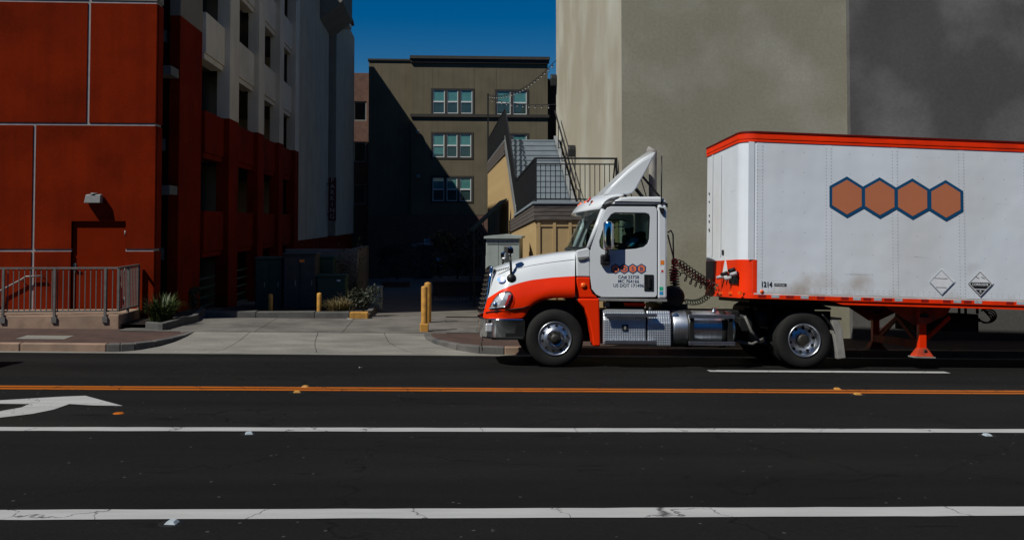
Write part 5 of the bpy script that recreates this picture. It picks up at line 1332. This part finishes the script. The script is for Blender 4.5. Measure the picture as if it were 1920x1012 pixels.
MB().tube([T(1383, 640, .4), T(1410, 645, .4), T(1436, 633, .4)], .028, 8).build('torque_rod', 'rail_grey', trk)
for px, y in ((1395, 1.0), (1425, 1.3)): MB().cyl((tx(px), y - .4, .55), (tx(px), y + .4, .55), .12, n=14).build('air_tank', 'chassis_black', trk)
# rear quarter fender and mudflap
mb = MB(); arc = [(xr_ + .565 * math.cos(a), .503 + .565 * math.sin(a)) for a in [R(12 + 6 * i) for i in range(8)]]
mb.grid([[(x, y, z) for x, z in arc] for y in (.0, .62)], True); mb.build('rear_fender', 'black_plastic', trk, solid=.012)
for s in (.0, W - .62):
    prism_px([(1560, 597), (1573, 600), (1579, 615), (1586, 671), (1571, 673), (1566, 640)], s, s + .6, 'mudflap', 'mudflap_grey', .01, yref=.0)
    MB().box(tx(1556), tx(1574), s, s + .62, tz(599, 1565), tz(595, 1565)).build('flap_hanger', 'chassis_black', trk)
# ---- behind the cab: hose rack, air cylinder, coiled hoses
hx_ = tx(1262, 490)
MB().lathe([(0, -.16), (.16, -.16), (.20, -.12), (.20, .12), (.16, .16), (0, .16)], (tx(1273), .6, tz(556, 1273, .6)), 'y', 28).build('air_cylinder', 'chassis_black', trk)
MB().box(bx_, tx(1300), .5, W - .5, .98, tz(570, 1280, .5)).build('deck_plate', 'chassis_black', trk)
MB().tube([T(1252, 436, .9), T(1258, 432, .9), T(1262, 440, .9), T(1263, 486, .9), T(1263, 560, .9)], .016, 6).build('hose_rack', 'black_metal', trk)
MB().tube([T(1252, 440, .95), T(1262, 480, .95), T(1266, 540, .95)], .014, 6).build('hose_rack', 'black_metal', trk)
MB().lathe([(.03, -.03), (.06, -.03), (.06, .03), (.03, .03)], T(1265, 490, .85), 'y', 14).build('hose_clamp', 'hose_red', trk)
def coil(a, b, sag, r, turns, tr, m, seed=0):
    a = Vector(a); b = Vector(b); d = (b - a).normalized(); u = d.orthogonal().normalized(); w = d.cross(u); n = turns * 10; pts = []
    for k in range(n + 1):
        t = k / n; c = a.lerp(b, t); c.z -= sag * 4 * t * (1 - t); an = 2 * math.pi * turns * t; rr = r * min(1, 8 * t, 8 * (1 - t))
        pts.append(c + (u * math.cos(an) + w * math.sin(an)) * rr)
    MB().tube(pts, tr, 5).build('coiled_hose', m, trk)
coil(T(1266, 486, .85), T(1336, 534, 1.2), .02, .062, 13, .011, 'hose_black')
coil(T(1268, 492, .9), T(1338, 536, 1.3), .05, .058, 14, .010, 'hose_red')
coil(T(1270, 508, .85), T(1346, 533, 1.3), .12, .060, 8, .010, 'hose_black')
coil(T(1280, 562, .7), T(1347, 533, 1.2), .16, .050, 15, .009, 'hose_green')
coil(T(1263, 500, .95), T(1266, 545, .95), 0, .085, 9, .013, 'hose_black')
coil(T(1266, 488, .9), T(1262, 530, .9), 0, .06, 7, .012, 'hose_red')

# ================================================================== DRIVER
def skinned(name, joints, bones, m, parent, sub=1):
    me = bpy.data.meshes.new(name); me.from_pydata([j[0] for j in joints], bones, []); o = bpy.data.objects.new(name, me); COL.objects.link(o)
    md = o.modifiers.new('skin', 'SKIN'); md.use_smooth_shade = True
    for sv, j in zip(me.skin_vertices[0].data, joints): sv.radius = (j[1], j[2] if len(j) > 2 else j[1])
    me.skin_vertices[0].data[0].use_root = True
    s = o.modifiers.new('sub', 'SUBSURF'); s.levels = sub; s.render_levels = sub
    dg = bpy.context.evaluated_depsgraph_get(); me2 = bpy.data.meshes.new_from_object(o.evaluated_get(dg)); bpy.data.objects.remove(o)
    me2.materials.clear(); me2.materials.append(MATS[m]); o = bpy.data.objects.new(name, me2); COL.objects.link(o); o.parent = parent
    return o
DY = .66
hip = T(1194, 482, DY); hz_ = hip.z
man = thing('person', 'truck driver in a blue shirt and pale cap seated at the wheel', 'person', T.o + T.R @ Vector((hip.x, DY, hip.z)), T.rot)
def dp(px, py, dy=0): q = T(px, py, DY + dy); return (q.x - hip.x, dy, q.z - hip.z)
J = [((0, 0, 0), .15, .17), (dp(1195, 468), .13, .16), (dp(1194, 456), .13, .18), (dp(1189, 447), .07, .07), (dp(1183, 441), .055, .06), (dp(1178, 432), .085, .075), (dp(1177, 424), .075, .07),
     (dp(1193, 451, -.2), .055, .055), (dp(1178, 464, -.24), .048, .048), (dp(1157, 463, -.14), .038, .038), (dp(1151, 461, -.1), .035, .03),
     (dp(1193, 451, .2), .055, .055), (dp(1176, 462, .24), .048, .048), (dp(1157, 458, .14), .038, .038), (dp(1150, 457, .1), .035, .03),
     (dp(1150, 484, -.12), .085, .085), (dp(1146, 520, -.12), .06, .06), (dp(1138, 524, -.12), .05, .04),
     (dp(1150, 484, .12), .085, .085), (dp(1146, 520, .12), .06, .06), (dp(1138, 524, .12), .05, .04)]
B = [(0,1),(1,2),(2,3),(3,4),(4,5),(5,6),(2,7),(7,8),(8,9),(9,10),(2,11),(11,12),(12,13),(13,14),(0,15),(15,16),(16,17),(0,18),(18,19),(19,20)]
skinned('body', J, B, 'skin', man)
def fat(idx, k): return [(J[i][0], J[i][1] * k, (J[i][2] if len(J[i]) > 2 else J[i][1]) * k) for i in idx]
skinned('shirt', fat([1, 2, 3, 7, 8, 11, 12, 0], 1.16), [(0,1),(1,2),(1,3),(3,4),(1,5),(5,6),(0,7)], 'shirt_blue', man)
skinned('trousers', fat([0, 15, 16, 18, 19], 1.12), [(0,1),(1,2),(0,3),(3,4)], 'trousers_dark', man)
hc = Vector(dp(1177.5, 430))
MB().lathe([(.02, -.03), (.012, .0), (.0, .02)], hc + Vector((-.095, 0, -.01)), 'z', 8).build('nose', 'skin', man)
for dy in (-.08, .08): MB().lathe([(.0, -.012), (.022, -.008), (.026, .0), (.02, .012), (0, .014)], hc + Vector((.0, dy, -.005)), 'y', 10).build('ear', 'skin', man)
MB().lathe([(.094, -.02), (.098, .02), (.088, .065), (.055, .10), (0, .11)], hc + Vector((.005, 0, .04)), 'z', 20).build('cap', 'cap_white', man)
MB().prism([(-.20, -.05), (-.205, .05), (-.17, .075), (-.05, .085), (-.05, -.085), (-.17, -.075)], 'z', .022, .034).build('cap_peak', 'cap_white', man, loc=hc + Vector((.0, 0, .02)))
MB().lathe([(.07, -.06), (.088, -.02), (.092, .04)], hc + Vector((.022, 0, .0)), 'z', 16).build('hair', 'hair_dark', man)
for dy in (-.1, .1):           # fingers curled over the wheel rim
    w0 = Vector(dp(1149.5, 460 if dy < 0 else 457, dy))
    for k in range(4): MB().tube([w0 + Vector((.01, (k - 1.5) * .02, .0)), w0 + Vector((-.035, (k - 1.5) * .02, .012)), w0 + Vector((-.052, (k - 1.5) * .02, -.014)), w0 + Vector((-.03, (k - 1.5) * .02, -.03))], .009, 6).build('finger', 'skin', man)
    MB().tube([w0 + Vector((.0, -.035 if dy > 0 else .035, .0)), w0 + Vector((-.03, -.045 if dy > 0 else .045, -.02)), w0 + Vector((-.04, -.03 if dy > 0 else .03, -.03))], .01, 6).build('thumb', 'skin', man)

# ================================================================== TRAILER
pt = atY(1389.5, 560, YN - .02)
TR = Frame(pt, (-PHI, math.atan(.0325), 0))
trl = thing('box_trailer', 'white box trailer with orange rails and four brown hexagons behind the cab', 'trailer', TR.o, TR.rot)
TW = 2.58; TL = 16.1
H1 = TR(1420, 266, 0).z; H0 = TR(1420, 552, 0).z; HT = TR(1420, 246, 0).z; HB = TR(1420, 559.5, 0).z
CR = .28
def plan_path(off, x_near, x_far, n=10, cr=CR):
    """Outline from the near side round the nose to the far side; short straight ends keep the flats flat."""
    e = .004; P = [(x_near, -off), (cr + e, -off)]
    for i in range(n + 1): a = R(90 * i / n); P.append((cr - (cr + off) * math.sin(a), cr - (cr + off) * math.cos(a)))
    P += [(-off, cr + e), (-off, TW - cr - e)]
    for i in range(n + 1): a = R(90 * i / n); P.append((cr - (cr + off) * math.cos(a), TW - cr + (cr + off) * math.sin(a)))
    P += [(cr + e, TW + off), (x_far, TW + off)]; return P
def wallstrip(name, off, z0, z1, m, xn=TL, xf=TL, thick=.012, parent=trl, bevel=0):
    P = plan_path(off, xn, xf); Q = plan_path(off - thick, xn, xf); mb = MB(); n = len(P)
    mb.grid([[(x, y, z0) for x, y in Q], [(x, y, z0) for x, y in P]], False)
    mb.grid([[(x, y, z0) for x, y in P], [(x, y, z1) for x, y in P]], True)
    mb.grid([[(x, y, z1) for x, y in P], [(x, y, z1) for x, y in Q]], False)
    o = mb.build(name, m, parent, norm=False); return o
wallstrip('body', 0, H0 - .02, H1 + .04, 'trailer_white', thick=.05)
MB().box(.06, TL, .06, TW - .06, H0 - .03, H0 + .02).build('floor', 'chassis_black', trl)
MB().box(TL - .05, TL, .0, TW, H0, H1).build('rear_door', 'trailer_white', trl)
MB().prism([(x, y) for x, y in plan_path(.012, TL, TL)], 'z', HT - .012, HT).build('roof', 'rail_cap_red', trl)
wallstrip('roof_edge', .030, HT - .035, HT - .0125, 'rail_cap_red', thick=.03)
# top rail in three ribs
hr3 = (HT - .036 - H1 + .004) / 3
for k, o_ in enumerate((.017, .025, .020)): wallstrip('top_rail', o_, H1 + hr3 * k, H1 + hr3 * (k + 1) - .0012, 'orange_rail', thick=.04)
wallstrip('bottom_rail', .020, HB, H0 - .001, 'orange_rail', thick=.06)
xk = TR(1580, 565, 0).x
MB().prism([(xk - .25, HB - .001), (xk, TR(1580, 571, 0).z), (TL, TR(1580, 571, 0).z - .01), (TL, HB - .001)], 'y', .0, .05).build('side_sill', 'orange_rail', trl)
MB().prism([(xk - .25, HB - .001), (xk, TR(1580, 571, 0).z), (TL, TR(1580, 571, 0).z - .01), (TL, HB - .001)], 'y', TW - .05, TW).build('side_sill', 'orange_rail', trl)
# nose: lower orange band and the corner post
xo_ = TR(1413.5, 520, 0).x; zo1 = TR(1405, 486.5, 0).z
wallstrip('nose_band', .008, H0 - .03, zo1, 'orange_rail', xn=xo_, xf=xo_, thick=.02)
MB().box(xo_ - .11, xo_ - .002, -.004, -.0006, zo1 + .002, H1 - .002).build('corner_strip', 'trailer_white', trl)
# side panels between posts
posts_px = [1424, 1553.5, 1678, 1803]
xp = [TR(p, 420, 0).x for p in posts_px]; dxp = xp[2] - xp[1]
while xp[-1] < TL - 1.3: xp.append(xp[-1] + dxp)
xp.append(TL - .06)
for i, (a, b) in enumerate(zip(xp, xp[1:])):
    MB().box(a + .0615, b - .0615, -.006, -.0005, H0 + .035, H1 - .004).build('side_panel', 'trailer_white', trl)
    MB().box(a - .06, a + .06, -.0075, -.0005, H0 + .03, H1 - .004).build('panel_post', 'trailer_white', trl)
MB().box(xo_ + .0, TL, -.010, -.0005, H0 + .001, H0 + .028).build('base_strip', 'trailer_grime', trl)
riv = MB()
def rivet(x, z, y=-.006, r=.007):
    riv.add([(x - r, y, z), (x, y, z - r), (x + r, y, z), (x, y, z + r), (x, y - .005, z)], [(0, 1, 4), (1, 2, 4), (2, 3, 4), (3, 0, 4)])
for a in xp[:9]:
    z = H0 + .06
    while z < H1 - .03: rivet(a - .045, z, -.0077, .009); rivet(a + .045, z, -.0077, .009); z += .06
x = xo_ + .05
while x < xp[8]:
    for z in (H0 + .075, H0 + .125): rivet(x, z)
    x += .105
rp_ = random.Random(2)
for i in range(8):
    for j in range(2):
        for k in range(7): rivet(xp[i] + dxp * (j + 1) / 3 + rp_.uniform(-.02, .02), H0 + .4 + k * .36, r=.008)
z = H0
while z < zo1 - .02: rivet(xo_ - .03, z, -.0082); z += .04
tag(riv.build('rivet', 'rivet_grey', trl, norm=False), kind='stuff')
# conspicuity tape
tape = [(1428,'r'),(1453,'w'),(1480,'r'),(1508,'w'),(1538,'r'),(1583,'r'),(1606,'w'),(1625,'r'),(1645,'w'),(1664,'r'),(1684,'w'),(1733,'r'),(1774,'r'),(1794,'w'),(1813,'r'),(1833,'w'),(1892,'r'),(1912,'w')]
for px, c in tape:
    q = TR(px, 560, 0); zc2 = (H0 + HB) / 2 + .01
    MB().box(q.x - .07, q.x + .07, -.0235, -.0205, zc2 - .025, zc2 + .025).build('reflector_tape', 'reflect_red' if c == 'r' else 'reflect_white', trl, bevel=.001)
# logo hexagons
for i, (px, py) in enumerate(((1588, 369.5), (1649.5, 371), (1711, 373), (1773.5, 376))):
    c = TR(px, py, -.013); yo = -.0145 - .0006 * (i % 2)
    hexagon((c.x, c.z), .372, yo, -.0118, 'logo_border', 'logo_blue', trl)
    hexagon((c.x, c.z), .312, -.0175, -.0158, 'logo_hexagon', 'logo_brown', trl)
c = TR(1426, 537, 0); lettering('1214', .125, 'letter_black', trl, (c.x, -.0125, c.z), FRONT, 'lettering', 'LEFT', .0008, .82, .003)
c = TR(1463, 534, 0); MB().box(c.x - .11, c.x + .11, -.009, -.0065, c.z - .026, c.z + .026).build('number_plate', 'letter_black', trl)
lettering('07105361', .05, 'label_white', trl, (c.x, -.0098, c.z - .018), FRONT, 'lettering', 'CENTER', .0004, .9)
c = TR(1428, 546.5, 0); MB().lathe([(.035, -.02), (.034, -.028), (0, -.03)], (c.x, .009, c.z), 'y', 14).build('side_marker', 'amber_lens', trl)
# hazard placards
def placard(px, py, full):
    c = TR(px, py, -.02); r = .215
    def dia(k, dz=0): return [(c.x, c.z - r*k + dz), (c.x + r*k, c.z + dz), (c.x, c.z + r*k + dz), (c.x - r*k, c.z + dz)]
    pl = MB().prism([(x + .03, z + .02) for x, z in dia(1.06)], 'y', -.016, -.0118).build('placard', 'label_white', trl)
    MB().ring(dia(1.06), dia(.99), 'y', -.022, -.0165).build('placard_frame', 'fixture_grey' if full else 'reflect_white', pl)
    MB().prism(dia(.97), 'y', -.0195, -.0166).build('placard_sheet', 'label_white', pl)
    if full:
        k = .9 * r
        MB().add([(c.x - k + .03, -.0205, c.z + .03), (c.x + k - .03, -.0205, c.z + .03), (c.x + k, -.0205, c.z), (c.x + k - .085, -.0205, c.z - .085), (c.x - k + .085, -.0205, c.z - .085), (c.x - k, -.0205, c.z)], [(0, 1, 2, 3, 4, 5)]).build('placard_band', 'letter_black', pl)
        MB().add([(c.x - k + .098, -.0205, c.z - .1), (c.x + k - .098, -.0205, c.z - .1), (c.x, -.0205, c.z - k)], [(0, 1, 2)]).build('placard_band', 'letter_black', pl)
        lettering('CORROSIVE', .062, 'label_white', pl, (c.x, -.0215, c.z - .028), FRONT, 'lettering', 'CENTER', .0004, .9, .001)
        lettering('8', .07, 'label_white', pl, (c.x, -.0215, c.z - .155), FRONT, 'lettering', 'CENTER', .0004)
        for dx in (-.05, .05): MB().bar((c.x + dx - .03, -.0205, c.z + .13), (c.x + dx + .03, -.0205, c.z + .10), .004, .014).build('placard_symbol', 'fixture_grey', pl)
    else:
        for dz in (.07, -.09): MB().bar((c.x - r*.9 + abs(dz), -.0205, c.z + dz), (c.x + r*.85 - abs(dz), -.0205, c.z + dz - .004), .003, .01).build('placard_hinge', 'fixture_grey', pl)
placard(1765.5, 529, False); placard(1838, 532.5, True)
# nose fittings
def nose(px, py, y): 
    # point on the nose plane x = -0.008
    d = TR.Ri @ ray(px, py); t = (-.012 - TR.c.x) / d.x; return TR.c + d * t
def nbox(px, py, w, h, name, m, d=.02, parent=trl): q = nose(px, py, 0); return MB().box(-.014 - d, -.0095, q.y - w/2, q.y + w/2, q.z - h/2, q.z + h/2).build(name, m, parent)
nbox(1331, 520, .55, .62, 'nose_cover', 'mudflap_grey', .004); nbox(1331, 536, .54, .30, 'nose_rust', 'orange_worn_shaded', .008)
q = nose(1360, 507, 0); MB().add([(-.012, q.y, q.z + .24), (-.012, q.y + .22, q.z - .1), (-.012, q.y, q.z - .16), (-.012, q.y - .2, q.z - .12)], [(0, 1, 2, 3)]).build('placard_sheet', 'label_white', trl, solid=.004)
gh = nbox(1376, 520, .5, .22, 'gladhand_plate', 'chassis_black', .02)
for k, (px, py) in enumerate(((1358, 518), (1366, 512), (1374, 520), (1380, 505), (1384, 512))):
    q = nose(px, py, 0); MB().cyl((-.03, q.y, q.z), (-.14, q.y + .06, q.z - .03), .04, .03, n=10).build('gladhand', ('fitting_grey', 'chassis_black', 'fitting_grey', 'chassis_black', 'fitting_grey')[k], gh)
for k, px in enumerate((1353, 1371, 1389)): nbox(px, 549, .14, .05, 'marker_light', 'amber_lens', .03)
nbox(1355, 473, .12, .09, 'label', 'letter_black', .001)
for py, h in ((363, .10), (378, .07), (404, .08), (415, .10), (431, .14)): nbox(1329.5, py, .05, h * .4, 'mark', 'letter_black', .001)
nbox(1334, 300, .0, .0, 'mark', 'letter_black', .001) if False else None
for px in (1336, 1352): 
    q0, q1 = nose(px, 290, 0), nose(px, 480, 0); MB().box(-.0115, -.0095, q0.y - .03, q0.y + .03, q1.z, q0.z).build('nose_rib', 'trailer_white', trl)
# upper coupler, landing gear, tool box, cables
zc3 = TR(1450, 566, .5).z
MB().prism([TR.xz(px, py, .3) for px, py in ((1405, 560), (1405, 567), (1490, 569.5), (1575, 571), (1590, 576), (1590, 562))], 'y', .3, TW - .3).build('coupler_plate', 'chassis_black', trl)
for px in range(1600, 1930, 28):
    x = TR(px, 570, .1).x; MB().box(x, x + .06, .06, TW - .06, HB - .02, H0 - .03).build('cross_member', 'orange_worn_shaded', trl)
lgx = TR(1730.5, 640, .28).x
for s in (0, 1):
    y = .26 if s == 0 else TW - .38
    g_ = bpy.data.objects.new('landing_leg', None); COL.objects.link(g_); g_.parent = trl
    zfoot = TR(1731, 668, .26).z; zmid = TR(1731, 608, .26).z
    MB().box(lgx - .085, lgx + .085, y, y + .14, zmid + .0, HB - .02).build('outer_tube', 'orange_worn_shaded', g_, bevel=.008)
    MB().box(lgx - .068, lgx + .068, y + .015, y + .125, zfoot + .14, zmid + .12).build('inner_tube', 'orange_paint', g_, bevel=.008)
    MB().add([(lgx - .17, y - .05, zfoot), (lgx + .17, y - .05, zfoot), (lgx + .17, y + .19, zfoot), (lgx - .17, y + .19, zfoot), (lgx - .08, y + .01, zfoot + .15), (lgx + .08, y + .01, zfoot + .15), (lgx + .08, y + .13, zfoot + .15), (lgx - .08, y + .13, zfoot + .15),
              ], [(0,1,5,4),(1,2,6,5),(2,3,7,6),(3,0,4,7),(4,5,6,7),(3,2,1,0)]).build('foot', 'orange_worn_shaded', g_, bevel=.006)
    MB().box(lgx - .19, lgx + .19, y - .07, y + .21, zfoot - .022, zfoot - .001).build('foot_plate', 'mudflap_grey', g_)
    MB().lathe([(0, -.012), (.03, -.012), (.035, 0)], (lgx + .03, y - .012, zfoot + .09), 'y', 12).build('foot_pin', 'chassis_black', g_)
    MB().prism([(lgx - .72, HB - .03), (lgx + .62, HB - .03), (lgx + .52, zmid + .18), (lgx + .1, zmid - .02), (lgx - .1, zmid - .02)], 'y', y + .145, y + .16).build('gusset', 'orange_worn_shaded', g_)
    MB().bar((lgx + .12, y + .2, zfoot + .28), (lgx + .62, y + .25, HB - .25), .05, .07).build('brace', 'orange_paint', g_)
    MB().lathe([(.05, -.03), (.055, .0)], (lgx + .03, y - .005, HB - .22), 'y', 12).build('gear_case', 'orange_worn_shaded', g_)
    MB().box(lgx - .06, lgx + .08, y - .05, y - .002, HB - .26, HB - .2).build('crank_socket', 'chassis_black', g_)
zx = TR(1690, 645, .3).z
MB().bar((lgx, .28, zx), (lgx, TW - .28, zx), .12, .14).build('cross_bar', 'orange_worn_shaded', trl)
MB().bar((lgx, .45, zx), (lgx, TW / 2, HB - .3), .03, .08).build('cross_brace', 'orange_worn_shaded', trl); MB().bar((lgx, TW - .45, zx), (lgx, TW / 2, HB - .3), .03, .08).build('cross_brace', 'orange_worn_shaded', trl)
xb0, xb1 = TR(1714, 600, .9).x, TR(1835, 600, .9).x
tb_ = MB().box(xb0, xb1, .9, 1.7, TR(1800, 622, .9).z, TR(1800, 588, .9).z).build('tool_box', 'chassis_black', trl, bevel=.01)
for px in (1800, 1812, 1834): MB().box(TR(px, 600, .9).x - .015, TR(px, 600, .9).x + .015, .9, .95, TR(px, 588, .9).z, HB).build('hanger', 'chassis_black', tb_)
for k in range(4):
    r = 15 - 2.2 * k; lp = [TR(1836, 596 + 2 * k, .95)] + [TR(1851 - k + (r + 2) * math.cos(a), 592 + 2 * k + r * .85 * math.sin(a), .95 + .02 * k) for a in [R(150 - 28 * i) for i in range(11 - k)]] + [TR(1850 - 3 * k, 577, .97)]
    MB().tube(lp, .016, 6, curve=4).build('cable', 'hose_black', trl)
# rear bogie, beyond the right edge of the photo
for dx in (0, 1.25):
    xw = TL - 3.2 + dx
    zw_ = T.o.z - TR.o.z + .505
    # wheel height on the sloping lane below the pitched trailer
    wp = TR.o + TR.R @ Vector((xw, 0, 0)); gzz = road_z(wp.x, wp.y + .1)
    zloc = (TR.Ri @ (Vector((wp.x, wp.y, gzz)) - TR.o)).z + .503
    wheel(trl, xw, .0, zloc, True, True, False); wheel(trl, xw, TW, zloc, False, True, False)
    MB().cyl((xw, .3, zloc), (xw, TW - .3, zloc), .09, n=12).build('axle', 'chassis_black', trl)
MB().box(TL - 4.6, TL - .8, .8, TW - .8, HB - .35, HB - .02).build('bogie_frame', 'chassis_black', trl)

# ================================================================== CAR JUST OUTSIDE THE LEFT EDGE (its shadow reaches into view)
pc = atG(-130, 706, road_z)
XC = pc.x - 4.45; YCAR = pc.y + .0
car = thing('sedan_car', 'dark blue sedan ahead of the truck, just past the left edge', 'car', (XC, YCAR, road_z(XC, YCAR)), (-PHI * .6, math.atan(SL), 0))
side = [(0, .35), (.02, .72), (.35, .86), (1.0, .92), (1.55, 1.32), (1.95, 1.42), (2.75, 1.40), (3.5, .98), (4.25, .94), (4.42, .75), (4.42, .38), (4.2, .28), (.2, .28)]
belt = {3: .05, 4: .22, 5: .26, 6: .26, 7: .08}
mb = MB(); n = len(side); rws = []
for y, tuck in ((0, 1), (.25, 0), (1.5, 0), (1.75, 1)):
    rws.append([(x, y + (1 if y < .8 else -1) * (belt.get(i, 0) if tuck else 0), z - (.03 if tuck else 0)) for i, (x, z) in enumerate(side)])
mb.grid(rws, False, True); mb.add(rws[0], [list(range(n))]); mb.add(rws[3], [list(range(n))[::-1]])
mb.build('body', 'car_blue', car, bevel=.05)
for x0, x1, x2, x3 in ((1.25, 1.72, 2.2, 2.2), (2.28, 2.28, 2.72, 3.2)):
    for y, s in ((.02, 1), (1.73, -1)): MB().add([(x0, y + s*.08, .98), (x3, y + s*.08, .98), (x2, y + s*.215, 1.34), (x1, y + s*.215, 1.34)], [(0, 1, 2, 3)]).build('window', 'black_plastic', car, solid=.01)
for x in (.85, 3.55):
    for y, nr_ in ((.0, True), (1.75, False)):
        w = bpy.data.objects.new('wheel', None); COL.objects.link(w); w.parent = car; w.location = (x, y, .32); w.rotation_euler = (0, 0, 0 if nr_ else math.pi)
        MB().lathe([(.2, .03), (.22, .0), (.29, .0), (.32, .03), (.32, .18), (.29, .2)], (0, 0, 0), 'y', 28).build('tyre', 'tyre_rubber', w)
        MB().lathe([(.21, .02), (.18, .03), (.05, .01), (0, .01)], (0, 0, 0), 'y', 20).build('rim', 'brushed_alu', w)
for y in (.15, 1.35): MB().box(4.40, 4.44, y, y + .25, .66, .76).build('tail_lamp', 'red_lens', car, bevel=.01); MB().box(-.01, .06, y, y + .25, .60, .70).build('headlight', 'lamp_reflector', car, bevel=.01)

# ================================================================== UNSEEN BUILDING ADDED BEHIND THE CAMERA (darkens chrome reflections and sky fill)
backdrop = thing('backdrop_building', 'unseen brown building added across the street to darken reflections and sky fill', 'building')
MB().box(-45, 45, -16, -9, 0, 8.5).build('wall', 'brown_wall', backdrop)
MB().box(-45.2, 45.2, -9, -8.7, 8.0, 8.9).build('cornice', 'dark_trim', backdrop)
for k in range(14):
    x = -42 + k * 6.3
    w = MB().box(x, x + 3.6, -9.0, -8.93, 1.2, 3.4).build('window', 'blind_dark', backdrop); MB().box(x - .1, x + 3.7, -9.0, -8.9, 3.41, 3.55).build('lintel', 'dark_trim', w)
    MB().box(x + .6, x + 1.8, -9.0, -8.94, 5.0, 6.6).build('window', 'blind_dark', backdrop); MB().box(x + 2.4, x + 3.6, -9.0, -8.94, 5.0, 6.6).build('window', 'blind_dark', backdrop)
